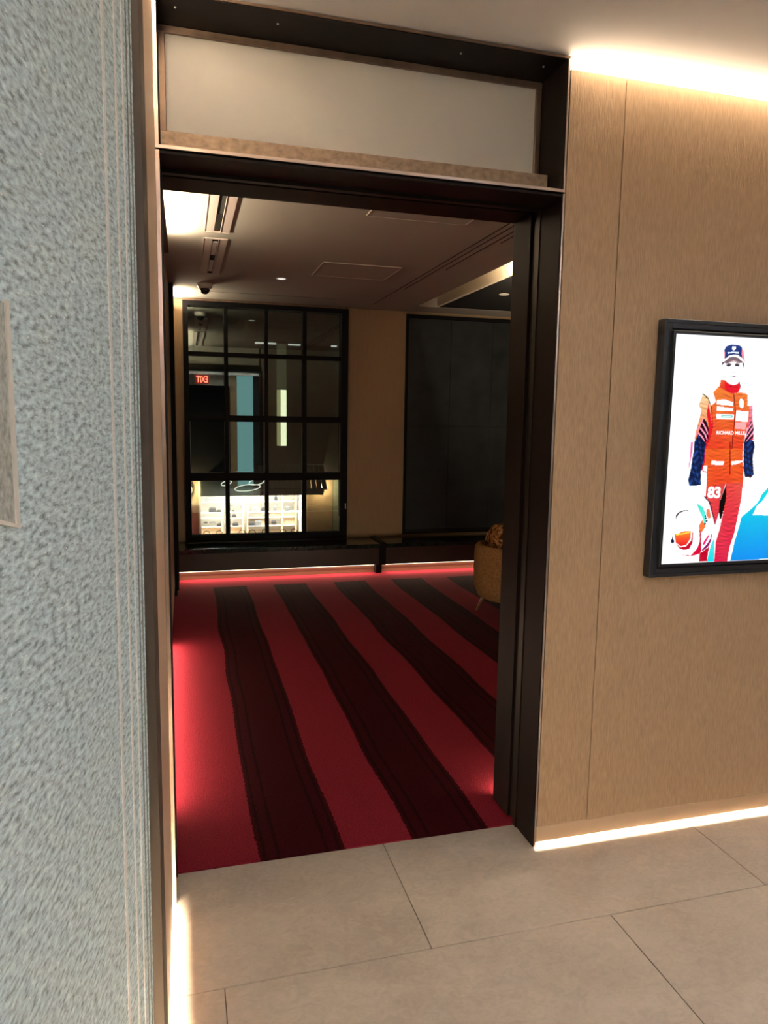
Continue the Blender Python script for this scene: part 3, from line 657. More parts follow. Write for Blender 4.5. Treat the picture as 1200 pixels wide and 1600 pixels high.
area_light('cove_lamp', (-0.085, 6.85, 2.56), (0.03, 0.45), E_ROOM_COVE * 0.3, WARM, (0.5, 0, 1), rl)
box('cove_shelf', -0.105, -0.070, 2.60, 4.70, 2.53, 2.545, M['bronze_black'], rl)
box('cove_shelf', -0.105, -0.070, 6.62, 7.10, 2.53, 2.545, M['bronze_black'], rl)

rr = boxes('wall_right', [(5.9, 6.1, 2.574, 7.4, 0, 2.95)], M['dark_wall']); tag(rr, kind='structure')
# inner face of the doorway wall has its own light strip at the foot
rb = thing('trim_3', (2.4, 2.59, 0), kind='structure'); rb['label'] = 'light strip at the foot of the room side of the doorway wall'
box('skirting', 1.24, 5.8, 2.596, 2.604, 0.030, 0.10, M['bench'], rb)
box('led_strip', 1.26, 1.85, 2.584, 2.590, 0.082, 0.088, M['led_room'], rb)
area_light('base_lamp', (1.55, 2.602, 0.022), (0.60, 0.012), E_ROOM_BASE * 0.7, WARM, (0, 1, -0.25), rb)

# ceiling of the room with a light slot and a dark raised bay at the right
bm = bmesh.new()
for b_ in ((-0.30, 2.205, 2.574, 7.4, ZC, 2.75), (2.205, 6.1, 6.83, 7.4, ZC, 2.75), (2.205, 6.1, 2.574, 3.0, ZC, 2.75)): add_box(bm, *b_)
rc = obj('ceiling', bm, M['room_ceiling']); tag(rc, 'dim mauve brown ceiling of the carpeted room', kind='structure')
sl = thing('trim_4', (2.3, 5.0, ZC), kind='structure'); sl['label'] = 'deep light slot in the ceiling of the carpeted room'
M['slot'] = plain('slot_cream_paint', (0.75, 0.68, 0.56), 0.8)
boxes('slot_side', [(2.405, 2.42, 3.0, 6.83, ZC, 2.95), (2.19, 2.205, 3.0, 6.83, 2.75, 2.95), (2.19, 2.42, 3.0, 6.83, 2.95, 2.97), (2.205, 2.405, 6.83, 6.84, 2.75, 2.95)], M['slot'], sl)
box('slot_end', 2.205, 2.405, 6.50, 6.52, 2.66, 2.95, M['slot'], sl) if False else None
area_light('slot_lamp', (2.222, 4.9, 2.80), (0.02, 3.5), E_SLOT, WARM, (1, 0, 0.25), sl)
bay = boxes('ceiling_bay', [(2.42, 6.1, 3.0, 6.83, 2.652, 2.70)], M['gap']); tag(bay, 'black lowered ceiling panel beyond the light slot', kind='structure')

# ceiling grooves
M['groove'] = plain('ceiling_groove_dark', (0.015, 0.012, 0.012), 0.9)
for n_, (x, ye) in enumerate(((1.774, 6.888), (1.819, 6.02), (1.872, 5.15), (1.917, 4.29))):
    g = box('trim_%d' % (n_ + 5), x - .0045, x + .0045, 2.62, ye, ZC - .0006, ZC + .002, M['groove']); tag(g, kind='structure')
g = box('trim_9', 0.224, 1.36, 6.703, 6.714, ZC - .0006, ZC + .002, M['groove']); tag(g, kind='structure')

# access panels
M['hatch'] = plain('hatch_paint', (0.44, 0.42, 0.37), 0.9)
M['hatch_edge'] = plain('hatch_edge_bead', (0.52, 0.46, 0.41), 0.8)
for (x0, x1, y0, y1, lab) in ((0.975, 1.553, 3.38, 3.963, 'flush access hatch in the room ceiling nearest the doorway'), (0.969, 1.550, 5.18, 5.68, 'flush access hatch in the room ceiling farther from the doorway')):
    t = thing('access_hatch', ((x0 + x1) / 2, (y0 + y1) / 2, ZC - .004), lab, 'hatch', 'ceiling access hatches')
    box('cover', x0 + .004, x1 - .004, y0 + .004, y1 - .004, ZC - .003, ZC - .0002, M['hatch'], t)
    bm = bmesh.new()
    for b_ in ((x0, x1, y0, y0 + .004), (x0, x1, y1 - .004, y1), (x0, x0 + .004, y0, y1), (x1 - .004, x1, y0, y1)): add_box(bm, *b_, ZC - .0045, ZC - .0002)
    obj('edge_bead', bm, M['hatch_edge'], t)

# linear air diffusers
for (y0, y1, blades, lab) in ((2.70, 4.57, (3.2, 4.4), 'long slotted ceiling air diffuser nearest the doorway'), (4.74, 5.90, (5.05, 5.62), 'long slotted ceiling air diffuser farther down the room')):
    x0, x1, s0, s1 = 0.138, 0.283, 0.192, 0.230
    t = thing('air_diffuser', ((x0 + x1) / 2, (y0 + y1) / 2, ZC - .006), lab, 'air vent', 'linear ceiling diffusers')
    bm = bmesh.new()
    for b_ in ((x0, s0, y0, y1), (s1, x1, y0, y1), (s0, s1, y0, y0 + .02), (s0, s1, y1 - .02, y1)): add_box(bm, *b_, ZC - .006, ZC - .0003, .001)
    obj('frame', bm, M['vent_white'], t)
    sl_ = box('slot', s0, s1, y0 + .02, y1 - .02, ZC - .001, ZC - .0004, M['gap'], t)
    bm = bmesh.new()
    for b_ in ((x0 - .0012, x0 + .002, y0, y1), (x0, x1, y1 - .002, y1 + .0012), (s1 - .002, s1 + .0008, y0, y1)): add_box(bm, *b_, ZC - .0085, ZC - .003)
    obj('lip', bm, M['hatch_edge'], t)
    for yb in blades: box('blade', s0 + .003, s1 - .006, yb - .22, yb + .16, ZC - .0045, ZC - .001, M['bronze_black'] if y0 < 3 else M['vent_white'], sl_)

# dome camera on the ceiling near the window
dc = thing('dome_camera', (0.187, 6.34, ZC - .09), 'small white dome security camera hanging from the room ceiling near the window', 'security camera')
M['camwhite'] = plain('camera_white_plastic', (0.75, 0.70, 0.64), 0.4)
bm = bmesh.new(); add_loft(bm, [circle(0.187, 6.34, z, r) for z, r in ((ZC - .0005, .062), (ZC - .022, .064), (ZC - .034, .056), (ZC - .042, .046))])
obj('base', bm, M['camwhite'], dc, True)
bm = bmesh.new(); add_loft(bm, [circle(0.187, 6.34, z, r) for z, r in ((ZC - .040, .040), (ZC - .056, .040), (ZC - .072, .032), (ZC - .083, .018), (ZC - .086, .004))])
obj('dome', bm, plain('smoked_dome', (0.02, 0.02, 0.02), 0.08, spec=0.8), dc, True)
# small downlights of the room
for (x, y, z, lab, grp) in ((0.766, 5.90, ZC, 'small round recessed downlight in the middle of the room ceiling', None), (2.71, 5.95, 2.652, 'small round downlight in the black ceiling panel beside the light slot', None)):
    t = thing('downlight', (x, y, z - .01), lab, 'light')
    bm = bmesh.new(); add_loft(bm, [circle(x, y, z - .0002, .046), circle(x, y, z - .004, .045), circle(x, y, z - .004, .034), circle(x, y, z - .001, .034)], cap=False)
    obj('rim', bm, M['camwhite'], t)
    bm = bmesh.new(); add_loft(bm, [circle(x, y, z - .0005, .034), circle(x, y, z - .002, .034)])
    obj('lens', bm, M['lens'] if z > 2.6 and x < 1 else M['vent_white'], t)
area_light('room_lamp', (1.0, 4.6, 2.60), (0.5, 0.5), E_ROOM_DOWN, (1.0, 0.86, 0.70), (0, 0, -1)) if False else None

# far wall: window, brown panel, charcoal panel
fw = thing('wall_far', (1.6, 7.25, 0), kind='structure'); fw['label'] = 'far wall of the carpeted room around the window'
boxes('wall_body', [(-0.30, 0.003, 7.20, 7.4, 0, 2.65), (1.588, 6.1, 7.20, 7.4, 0, 2.65), (0.003, 1.588, 7.20, 7.4, 0, 0.30), (0.003, 1.588, 7.20, 7.4, 2.63, 2.65)], M['brown_wall'], fw)
box('panel', -0.10, 0.003, 7.186, 7.20, 0.34, 2.645, M['brown_wall'], fw)
box('panel', 1.590, 2.198, 7.184, 7.20, 0.34, 2.645, M['brown_wall'], fw)
box('panel', 3.62, 5.9, 7.184, 7.20, 0.34, 2.645, M['brown_wall'], fw)
box('head_trim', 0.003, 1.56, 7.12, 7.19, 2.628, 2.648, M['frame_bronze'], fw, bev=0.002)
dp = thing('charcoal_panel', (2.9, 7.17, 0.36), 'large charcoal wall panel beside the brown strip at the far wall', 'wall panel')
for i in range(3):
    for k in range(2):
        box('sheet', 2.222 + i * .465, 2.222 + (i + 1) * .465 - .003, 7.165, 7.185, 0.405 + k * 1.09, 0.405 + (k + 1) * 1.09 - .003, M['dark_panel'], dp)
boxes('surround', [(2.198, 2.222, 7.158, 7.20, 0.36, 2.62), (3.617, 3.64, 7.158, 7.20, 0.36, 2.62), (2.222, 3.617, 7.158, 7.20, 2.585, 2.62), (2.222, 3.617, 7.185, 7.20, 0.36, 2.59)], M['black'], dp)
box('lower_rail', 2.222, 3.617, 7.150, 7.19, 0.375, 0.402, M['bronze_black'], dp, bev=.002)

wn = thing('window_1', (0.79, 7.19, 0.34), kind='structure'); wn['label'] = 'black gridded night window at the far end of the room'
wx0, wx1 = 0.003, 1.588; ix0, ix1 = 0.034, 1.521
rowsz = [(0.404, 0.937), (1.012, 1.510), (1.571, 2.125), (2.166, 2.585)]
colsx = [(ix0 + .018, 0.381), (0.417, 0.764), (0.798, 1.136), (1.175, ix1)]
boxes('window_frame', [(wx0, ix0 + .018, 7.13, 7.24, 0.341, 2.628), (ix1, wx1, 7.13, 7.24, 0.341, 2.628), (ix0 + .018, ix1, 7.13, 7.24, 0.341, 0.404), (ix0 + .018, ix1, 7.13, 7.24, 2.585, 2.628)], M['black'], wn)
for (a, b_) in ((0.381, 0.417), (0.764, 0.798), (1.136, 1.175)): box('mullion', a, b_, 7.155, 7.23, 0.404, 2.585, M['black'], wn, bev=.002)
for (a, b_) in ((0.937, 1.012), (1.510, 1.571), (2.125, 2.166)):
    boxes('transom_bar', [(c0, c1, 7.16, 7.225, a, b_) for c0, c1 in colsx], M['black'], wn)
M['bead'] = plain('grey_glazing_bead', (0.30, 0.30, 0.27), 0.4, 0.3)
for (c0, c1) in colsx:
    for (z0, z1) in rowsz:
        p = box('pane', c0, c1, 7.196, 7.2, z0, z1, M['window_glass'], wn)
        if z0 < 1.1: boxes('glazing_bead', [(c0, c0 + .004, 7.19, 7.196, z0, z1), (c1 - .004, c1, 7.19, 7.196, z0, z1), (c0 + .004, c1 - .004, 7.19, 7.196, z0, z0 + .005)], M['bead'], p)
# window catch
box('catch', 1.566, 1.574, 7.115, 7.13, 0.64, 0.70, M['screwm'], wn, bev=.002)

# bench units with stone tops and a light under each
for (x0, x1, lab) in ((-0.104, 1.848, 'low black stone topped bench under the window, lit along its foot'), (1.912, 5.8, 'low black stone topped bench under the charcoal panel, lit along its foot')):
    t = thing('bench', ((x0 + x1) / 2, 6.95, 0), lab, 'bench', 'wall benches')
    box('bench_top', x0, x1, 6.757, 7.184 if x0 < 0 else 7.15, 0.292, 0.334, M['stone'], t, bev=.002)
    box('front_panel', x0, x1, 6.80, 6.818, 0.118, 0.292, M['bench'], t)
    box('underside', x0, x1, 6.818, 7.15, 0.118, 0.130, M['bench'], t)
    box('toe_kick', x0, x1, 6.985, 7.0, 0.0, 0.118, M['toe'], t)
    box('led_strip', x0 + .02, x1 - .01, 6.962, 6.972, 0.082, 0.1175, M['led_room'], t)
    area_light('bench_lamp', ((x0 + x1) / 2, 6.950, 0.112), (x1 - x0 - .06, 0.015), E_BENCH * (x1 - x0) / 4.0, WARM, (0, -0.35, -1), t)
dv = boxes('bench_divider', [(1.849, 1.911, 6.78, 7.184, 0.119, 0.340), (1.849, 1.911, 6.93, 7.0, 0.004, 0.119)], M['black'])
tag(dv, 'black upright divider between the two low benches', 'divider')

# tub chair, partly hidden behind the jamb
ch = thing('tub_chair', (2.545, 5.10, 0), 'mustard tub armchair with thin wooden legs at the right of the carpet, half hidden', 'chair')
M['mustard'] = plain('mustard_boucle', (0.22, 0.115, 0.045), 0.95, spec=0.1, var=0.35, scale=(90, 90, 90), bump=0.8, bscale=(220, 220, 220))
M['wood'] = plain('walnut_leg', (0.16, 0.08, 0.04), 0.4, var=0.2)
cx, cy = 2.545, 5.10
bm = bmesh.new()
nseg = 44; a0, a1 = math.radians(52), math.radians(308)
prof = []
for i in range(nseg + 1):
    a = a0 + (a1 - a0) * i / nseg
    u = abs(2 * i / nseg - 1)
    top = 0.600 - 0.12 * max(0, (u - .25) / .75) ** 1.4
    ring = []
    def P(r, z): return (cx + r * math.cos(a), cy + r * math.sin(a) * 0.97, z)
    ring = [P(.285, .165), P(.330, .185), P(.362, .26), P(.368, .40), P(.366, top - .06), P(.358, top - .02), P(.338, top), P(.312, top - .004), P(.292, top - .03), P(.285, top - .08), P(.280, .34), P(.275, .20)]
    prof.append([bm.verts.new(q) for q in ring])
for i in range(nseg):
    for j in range(12): bm.faces.new((prof[i][j], prof[i][(j + 1) % 12], prof[i + 1][(j + 1) % 12], prof[i + 1][j]))
bm.faces.new(prof[0][::-1]); bm.faces.new(prof[-1])
obj('backrest', bm, M['mustard'], ch, True)
bm = bmesh.new(); add_loft(bm, [circle(cx + .03, cy, z, r, 32) for z, r in ((.17, .24), (.18, .27), (.28, .273), (.29, .27))])
obj('seat_base', bm, M['mustard'], ch, True)
bm = bmesh.new(); add_loft(bm, [circle(cx + .05, cy, z, r, 32, p=2.4) for z, r in ((.292, .24), (.30, .262), (.36, .268), (.385, .255), (.392, .20))])
obj('seat_cushion', bm, M['mustard'], ch, True)
for (dx, dy) in ((-.20, -.20), (-.20, .20), (.22, -.20), (.22, .20)):
    bm = bmesh.new(); add_tube(bm, [(cx + dx, cy + dy, .175), (cx + dx * 1.28, cy + dy * 1.28, .004)], [.017, .009], 10)
    obj('leg', bm, M['wood'], ch, True)
# pillow
def patterned():
    mt, nt, b = newmat('tapestry_pillow')
    setp(b, rough=0.9, spec=0.1)
    tc = nt.nodes.new('ShaderNodeTexCoord'); vo = nt.nodes.new('ShaderNodeTexVoronoi'); vo.inputs['Scale'].default_value = 16
    nz = nt.nodes.new('ShaderNodeTexNoise'); nz.inputs['Scale'].default_value = 12; nz.inputs['Distortion'].default_value = 2.5
    nt.links.new(tc.outputs['Object'], nz.inputs['Vector']); nt.links.new(tc.outputs['Object'], vo.inputs['Vector'])
    cr = nt.nodes.new('ShaderNodeValToRGB'); e = cr.color_ramp.elements; cr.color_ramp.interpolation = 'CONSTANT'
    e[0].color = (0.05, 0.02, 0.01, 1); e[1].position = .45; e[1].color = (0.40, 0.17, 0.05, 1)
    k = e.new(.52); k.color = (0.10, 0.035, 0.02, 1); k = e.new(.58); k.color = (0.46, 0.25, 0.12, 1)
    nt.links.new(nz.outputs['Fac'], cr.inputs[0]); nt.links.new(cr.outputs[0], b.inputs['Base Color'])
    return mt
bm = bmesh.new(); rings = []
for i in range(9):
    t = i / 8; w_ = math.sin(math.pi * (0.06 + 0.88 * t)) ** 0.5
    rings.append([(cx - .155 + 0.10 * (q[0]) , cy + .02 + 0.205 * q[1], 0.402 + 0.345 * t) for q in circle(0, 0, 0, w_, 24, p=3.0)])
add_loft(bm, rings)
pl = obj('pillow', bm, patterned(), None, True)
tag(pl, 'brown patterned pillow standing on the mustard tub chair', 'pillow')

# ================================================================= OUTSIDE THE WINDOW (across a street, one floor down)
def ex_(px): return 0.85 + (px - 313) * 0.03932
def ez_(py): return -3.226 - (py - 775) * 0.0395
YF = 45.0
GZ = -6.1
M['asphalt'] = plain('street_asphalt', (0.05, 0.05, 0.052), 0.8, var=0.2)
M['beige_stucco'] = plain('facade_stucco', (0.34, 0.26, 0.18), 0.9, var=0.12, scale=(2, 2, 2))
M['dado'] = plain('facade_dado', (0.24, 0.13, 0.11), 0.9, var=0.1)
M['dark_facade'] = plain('dark_facade', (0.02, 0.02, 0.022), 0.9)
M['awning'] = plain('awning_brown_metal', (0.16, 0.085, 0.065), 0.7, var=0.1)
M['fascia'] = plain('fascia_pinkish', (0.40, 0.27, 0.23), 0.7)
M['canopy'] = plain('grey_green_canopy', (0.30, 0.36, 0.32), 0.6)
M['shop_white'] = plain('shop_white_paint', (0.80, 0.78, 0.74), 0.8)
M['shop_cream'] = plain('shop_cream_wood', (0.62, 0.48, 0.34), 0.7, var=0.15)
M['bag'] = plain('dark_leather_bag', (0.03, 0.03, 0.035), 0.6, var=0.3)
M['bag_grey'] = plain('grey_leather_bag', (0.16, 0.16, 0.17), 0.6, var=0.3)
st = box('road', -20, 30, 8.5, 60, GZ - .1, GZ, M['asphalt']); tag(st, 'dark street outside the window', kind='structure')
sb = thing('shop_building', (4.0, 46, GZ), 'building across the street with a brightly lit shop behind the lower window panes', 'building')
sx0, sx1, sz1 = ex_(313), ex_(477), ez_(775)
boxes('facade', [(-6, sx0, YF, YF + .4, GZ, 9), (sx1, 16, YF, YF + .4, GZ, 9), (sx0, sx1, YF, YF + .4, sz1, 9)], M['dark_facade'], sb)
box('wall_finish', -3, sx0 - .03, YF - .05, YF - .002, ez_(790), ez_(750), M['beige_stucco'], sb)
box('wall_finish', -3, sx0 - .03, YF - .05, YF - .002, GZ, ez_(790) - .02, M['dado'], sb)
box('wall_finish', sx1 + .12, ex_(522), YF - .05, YF - .002, GZ, ez_(750), M['beige_stucco'], sb)
box('wall_finish', ex_(523), ex_(550), YF - .08, YF - .002, GZ, ez_(750), M['canopy'], sb)
box('door_trim', sx1 - .02, sx1 + .10, YF - .12, YF - .002, GZ, sz1, M['shop_white'], sb)
box('door_trim', sx0 - .10, sx0, YF - .12, YF - .002, GZ, ez_(752), M['shop_white'], sb)
# shop interior
boxes('shop_shell', [(sx0, sx1, YF + 4.0, YF + 4.1, GZ, sz1 + .1), (sx0 - .1, sx0, YF + .4, YF + 4.1, GZ, sz1 + .1), (sx1, sx1 + .1, YF + .4, YF + 4.1, GZ, sz1 + .1), (sx0, sx1, YF + .4, YF + 4.1, sz1, sz1 + .1)], M['shop_white'], sb)
box('shop_floor', sx0, sx1, YF, YF + 4.1, GZ, GZ + .06, M['shop_cream'], sb)
area_light('shop_lamp', ((sx0 + sx1) / 2, YF + 1.6, sz1 - .08), (sx1 - sx0 - .4, 2.2), E_SHOP, (1.0, 0.93, 0.82), (0, 0.35, -1), sb)
box('light_panel', sx0 + .3, sx1 - .3, YF + 1.0, YF + 2.6, sz1 - .04, sz1 - .002, emit('shop_panel', (1.0, 0.95, 0.88), 6), sb)
# bays and shelves
YS = YF + 2.4
fk = (YS + 0.0) / YF           # the shelf plane lies behind the front, so it is a little larger
def sx_(px): return (ex_(px)) * fk
def sz_(py): return 1.55 + (ez_(py) - 1.55) * fk
for px in (346, 378, 385, 417, 440, 462): box('shelf_upright', sx_(px) - .06, sx_(px) + .06, YS, YS + .5, GZ + .06, sz_(776), M['shop_cream'], sb)
for py in (784.5, 801, 810, 823.5):
    for (a, b_) in ((315, 345), (358, 377), (386, 416), (418, 439), (441, 461)):
        box('shelf', sx_(a), sx_(b_), YS, YS + .45, sz_(py + 1.2), sz_(py), M['shop_white'], sb)
for (a, b_, y0, y1) in ((358, 378, 824, 836), (386, 416, 812, 823), (441, 461, 803, 823), (418, 439, 803, 809), (315, 345, 825, 836)): box('cabinet', sx_(a), sx_(b_), YS + .24, YS + .45, sz_(y1), sz_(y0), M['shop_cream'], sb)
items = [(317, 776, 336, 784, 'bag_grey', 'wide grey bag on the top shelf'), (326, 792, 337, 800.5, 'bag', 'tall dark bag on the second shelf'), (337.5, 797, 346, 800.5, 'bag', 'flat dark bag on the second shelf beside the tall one'),
         (318, 816, 324, 818, 'bag', 'tiny dark pouch on the low shelf'), (326, 816, 336.5, 818, 'bag_grey', 'flat grey pouch on the low shelf'), (338, 818, 347, 823, 'bag', 'dark clutch on the low shelf'),
         (360, 788, 366, 792, 'bag_grey', 'small grey bag hung high in the second bay'), (375, 788, 378, 795, 'bag', 'slim dark bag at the right of the second bay'), (361, 798, 366, 800.5, 'bag', 'small dark purse in the second bay'),
         (361, 804, 368, 809.8, 'bag', 'dark square bag on the third shelf of the second bay'), (362, 817, 371, 823, 'bag', 'dark tote low in the second bay'),
         (391, 791, 404, 800.5, 'bag_grey', 'large grey checked bag in the middle bay'), (407, 794, 414, 800, 'bag', 'dark bag with a handle in the middle bay'), (387, 816, 397, 823, 'bag', 'dark basket low in the middle bay'),
         (397, 813, 407, 823, 'bag_grey', 'tall grey tote low in the middle bay'), (428, 776, 433, 786, 'bag', 'narrow dark bag high in the fourth bay'), (427, 789, 432, 800, 'bag_grey', 'grey bag in the fourth bay'),
         (423, 815, 431, 822, 'bag', 'dark pair of boots low in the fourth bay'), (445, 792, 453, 800, 'bag_grey', 'small grey box bag in the fifth bay')]
for (a, y0, b_, y1, mk, lab) in items:
    x0, x1, z0, z1 = sx_(a), sx_(b_), sz_(y1), sz_(y0)
    t = thing('handbag', ((x0 + x1) / 2, YS + .12, z0), lab + ' of the lit shop', 'bag', 'bags in the lit shop')
    bm = bmesh.new(); h = z1 - z0
    add_loft(bm, [[(x0, YS + .02, z0), (x1, YS + .02, z0), (x1, YS + .2, z0), (x0, YS + .2, z0)], [(x0 + .01, YS + .03, z0 + h * .55), (x1 - .01, YS + .03, z0 + h * .55), (x1 - .01, YS + .19, z0 + h * .55), (x0 + .01, YS + .19, z0 + h * .55)],
                  [(x0 + .04, YS + .08, z0 + h * .8), (x1 - .04, YS + .08, z0 + h * .8), (x1 - .04, YS + .14, z0 + h * .8), (x0 + .04, YS + .14, z0 + h * .8)]])
    bb_ = obj('bag_body', bm, M[mk], t)
    bm = bmesh.new(); xc, r = (x0 + x1) / 2, (x1 - x0) * .22
    add_tube(bm, [(xc - r * math.cos(q), YS + .11, z0 + h * .78 + h * .22 * math.sin(q)) for q in [math.pi * k / 6 for k in range(7)]], .012, 6)
    obj('handle', bm, M[mk], bb_)
# person in the shop (only a small dark-haired figure in white at the right)
def body(name, joints, edges, radii, mat, parent):
    me = bpy.data.meshes.new(name); me.from_pydata([Vector(j) - wloc(parent) for j in joints], edges, [])
    o = bpy.data.objects.new(name, me); COL.objects.link(o); o.parent = parent
    sk = o.modifiers.new('skin', 'SKIN')
    for v, r in zip(me.skin_vertices[0].data, radii): v.radius = (r, r)
    me.skin_vertices[0].data[0].use_root = True
    sb_ = o.modifiers.new('sub', 'SUBSURF'); sb_.levels = 1; sb_.render_levels = 1
    me.materials.append(mat); return o
px_, py_ = sx_(470), YF + 1.9
z_ = GZ + .06
pn = thing('person', (px_, py_, z_), 'person with dark hair in white clothes standing at the right end of the lit shop', 'person')
J = [(px_, py_, z_ + .95), (px_, py_, z_ + 1.2), (px_, py_, z_ + 1.42), (px_, py_, z_ + 1.52), (px_ - .1, py_, z_ + .88), (px_ - .11, py_, z_ + .48), (px_ - .11, py_, z_ + .08), (px_ - .11, py_ - .16, z_ + .03),
     (px_ + .1, py_, z_ + .88), (px_ + .11, py_, z_ + .48), (px_ + .11, py_, z_ + .08), (px_ + .11, py_ - .16, z_ + .03), (px_ - .19, py_, z_ + 1.40), (px_ - .25, py_ - .02, z_ + 1.12), (px_ - .22, py_ - .16, z_ + .92),
     (px_ + .19, py_, z_ + 1.40), (px_ + .25, py_ - .02, z_ + 1.12), (px_ + .22, py_ - .16, z_ + .92)]
E_ = [(0, 1), (1, 2), (2, 3), (0, 4), (4, 5), (5, 6), (6, 7), (0, 8), (8, 9), (9, 10), (10, 11), (2, 12), (12, 13), (13, 14), (2, 15), (15, 16), (16, 17)]
body('body', J, E_, [.15, .14, .13, .055, .10, .065, .045, .035, .10, .065, .045, .035, .055, .042, .03, .055, .042, .03], M['shop_white'], pn)
bm = bmesh.new(); bmesh.ops.create_uvsphere(bm, u_segments=16, v_segments=12, radius=.11); bmesh.ops.scale(bm, vec=(.82, .95, 1.12), verts=bm.verts); bmesh.ops.translate(bm, vec=(px_, py_, z_ + 1.64), verts=bm.verts)
obj('head', bm, plain('skin_tone', (0.45, 0.28, 0.20), 0.6), pn, True)
bm = bmesh.new(); bmesh.ops.create_uvsphere(bm, u_segments=16, v_segments=12, radius=.125); bmesh.ops.scale(bm, vec=(.88, .95, 1.0), verts=bm.verts); bmesh.ops.translate(bm, vec=(px_ - .01, py_ + .035, z_ + 1.68), verts=bm.verts)
obj('hair', bm, M['black'], pn, True)
# pavement chairs in front of the shop
def make_chair(x, y):
    t = thing('cafe_chair', (x, y, GZ))
    z = GZ
    bm = bmesh.new(); add_loft(bm, [circle(x, y, z + .44, .20, 14), circle(x, y, z + .47, .21, 14)]); obj('seat', bm, M['bag'], t)
    bm = bmesh.new(); add_tube(bm, [(x - .20, y - .12, z + .46), (x - .21, y - .17, z + .70), (x - .13, y - .20, z + .86), (x, y - .21, z + .91), (x + .13, y - .20, z + .86), (x + .21, y - .17, z + .70), (x + .20, y - .12, z + .46)], .022, 6); obj('backrest', bm, M['bag'], t)
    for (dx, dy) in ((-.16, -.16), (.16, -.16), (-.16, .16), (.16, .16)):
        bm = bmesh.new(); add_tube(bm, [(x + dx, y + dy, z + .44), (x + dx * 1.3, y + dy * 1.3, z + .004)], .018, 6); obj('leg', bm, M['bag'], t)
    return t
proto = make_chair(ex_(322), 43.9)
def copy_tree(o, parent=None):
    c = o.copy(); COL.objects.link(c); c.parent = parent
    for chd in [q for q in SC.objects if q.parent == o]: copy_tree(chd, c)
    return c
spots = [(322, 'dark round-backed chair outside the left end of the lit shop'), (341, 'dark round-backed chair second from the left outside the shop'), (376, 'dark round-backed chair left of centre outside the shop'),
         (392, 'dark round-backed chair at the centre outside the shop'), (412, 'dark round-backed chair right of centre outside the shop'), (441, 'dark round-backed chair second from the right outside the shop'), (458, 'dark round-backed chair outside the right end of the lit shop')]
for i, (px, lab) in enumerate(spots):
    c = proto if i == 0 else copy_tree(proto)
    c.location = (ex_(px) * 43.9 / 45, 43.9, GZ); tag(c, lab, 'chair', 'chairs outside the shop')
# awning, fascia, canopy
aw = thing('awning', (6, 44, ez_(765)), 'brown pleated metal awning above the right part of the lit shop', 'awning')
for k in range(14):
    a = ex_(392) + k * (ex_(507) - ex_(392)) / 14; b_ = a + (ex_(507) - ex_(392)) / 14 - .03
    bm = bmesh.new()
    add_loft(bm, [[(a, 43.6, ez_(764)), (b_, 43.6, ez_(764)), (b_, 43.6, ez_(763)), (a, 43.6, ez_(763))], [(a, 44.95, ez_(729)), (b_, 44.95, ez_(729)), (b_, 44.95, ez_(727.5)), (a, 44.95, ez_(727.5))]])
    obj('pleat', bm, M['awning'], aw)
fk2 = 43.58 / 45
fa = thing('shop_fascia', (6, 43.5, ez_(775)), 'pinkish fascia board with small dark letters above the lit shop', 'sign')
box('board', ex_(392) * fk2, ex_(507) * fk2, 43.55, 43.60, 1.55 + (ez_(775.5) - 1.55) * fk2, 1.55 + (ez_(765.5) - 1.55) * fk2, M['fascia'], fa)
boxes('board_edge', [(ex_(392) * fk2, ex_(507) * fk2, 43.53, 43.62, 1.55 + (ez_(765.5) - 1.55) * fk2, 1.55 + (ez_(764.3) - 1.55) * fk2)], plain('oxblood_edge', (0.10, 0.01, 0.01), 0.6), fa)
text_mesh('lettering', 'THE SHO', 0.3, M['black'], fa, (ex_(405) * fk2 , 43.54, 1.55 + (ez_(770.5) - 1.55) * fk2), FACE_CAM, 0.004, width=0.75, height=0.17)
cn = box('canopy', ex_(314), ex_(392), 44.4, 44.95, ez_(774), ez_(750), M['canopy']); tag(cn, 'flat grey green canopy front above the left part of the lit shop', 'canopy')
for (px, py, rx, rz, lab) in ((352, 755.5, .30, .10, 'small oval ring lamp glowing on the grey green canopy'), (384, 763, .75, .16, 'wide oval ring lamp glowing at the right end of the canopy'), (398, 754, .45, .14, 'oval ring lamp glowing in front of the brown awning')):
    bm = bmesh.new(); x, z = ex_(px) * 44.2 / 45, 1.55 + (ez_(py) - 1.55) * 43.4 / 45
    add_tube(bm, [(x + rx * math.cos(q), 43.4 + .25 * math.sin(q), z + rz * math.sin(q) + .08 * math.cos(q)) for q in [2 * math.pi * k / 20 for k in range(20)]], .028, 6, closed=True)
    o = obj('ring_lamp', bm, emit('ring_glow', (1.0, 0.97, 0.80), 1.6)); tag(o, lab, 'lamp', 'ring lamps')  # glowing rings added outside for ring lights mirrored in the window
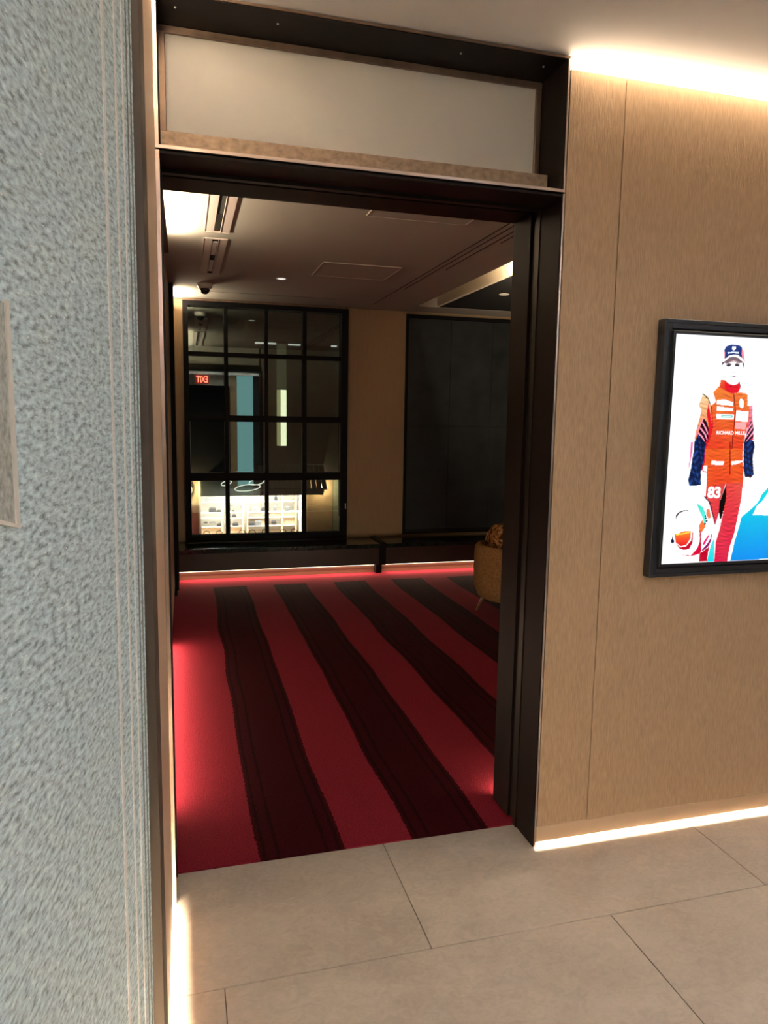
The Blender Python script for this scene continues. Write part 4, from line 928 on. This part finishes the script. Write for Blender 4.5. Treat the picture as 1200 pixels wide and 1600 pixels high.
# wall lanterns
for (px, py, lab, pw) in ((298, 765, 'yellow glowing wall lantern at the left of the lit shop', 260), (502, 762, 'caged wall lantern glowing at the right of the lit shop', 260)):
    x, z = ex_(px), ez_(py); y = 44.72
    t = thing('wall_lantern', (x, y, z - .25), lab, 'lamp', 'shop wall lanterns')
    bm = bmesh.new(); add_loft(bm, [circle(x, y, z - .20, .09, 10), circle(x, y, z - .05, .15, 10), circle(x, y, z + .12, .14, 10), circle(x, y, z + .20, .09, 10)])
    obj('globe', bm, emit('lantern_glow', (1.0, 0.92, 0.72) if px > 400 else (1.0, .82, .40), 2.5), t, True)
    bm = bmesh.new()
    for k in range(6):
        q = math.pi * k / 3
        add_tube(bm, [(x + r * math.cos(q), y + r * math.sin(q), z + dz) for r, dz in ((.10, -.24), (.17, -.06), (.165, .12), (.09, .24))], .012, 5)
    add_loft(bm, [circle(x, y, z + .22, .13, 10), circle(x, y, z + .30, .03, 10)]); add_box(bm, x - .03, x + .03, y, 44.95, z + .24, z + .29)
    obj('cage', bm, M['black'], t)
    d = bpy.data.lights.new('lantern_lamp', 'POINT'); d.energy = pw; d.color = (1.0, .70, .34); d.shadow_soft_size = .05
    o = bpy.data.objects.new('lantern_lamp', d); COL.objects.link(o); o.parent = t; o.location = (0, -.35, .25)
# tower with one lit stairwell window and added lines for mirrored lights, higher up
tw = thing('office_tower', (5.5, 47, 2), 'dark building higher up with one narrow lit stairwell window', 'building')
box('lit_window', ex_(432), ex_(438), 44.93, 44.99, ez_(697), ez_(610), emit('stair_dim', (0.50, 0.48, 0.22), 0.8), tw)
box('lit_window', ex_(438), ex_(447), 44.93, 44.99, ez_(697), ez_(610), emit('stair_bright', (1.0, 1.0, 0.66), 1.8), tw)
box('stair_shaft', ex_(432), ex_(447), 44.93, 44.99, ez_(608), ez_(540), emit('stair_faint', (0.20, 0.21, 0.12), 0.25), tw)
for (a, b_, z) in ((399, 431, 540), (450, 469, 540.5), (518, 527, 540)):
    box('light_line', ex_(a), ex_(b_), 44.9, 44.98, ez_(z + 1.2), ez_(z - 1.2), emit('line_glow', (1.0, 1.0, 0.85), 0.8), tw)  # glowing bars added outside in place of cove lights mirrored in the window

print('tris', sum(len(o.data.polygons) for o in SC.objects if o.type == 'MESH'))
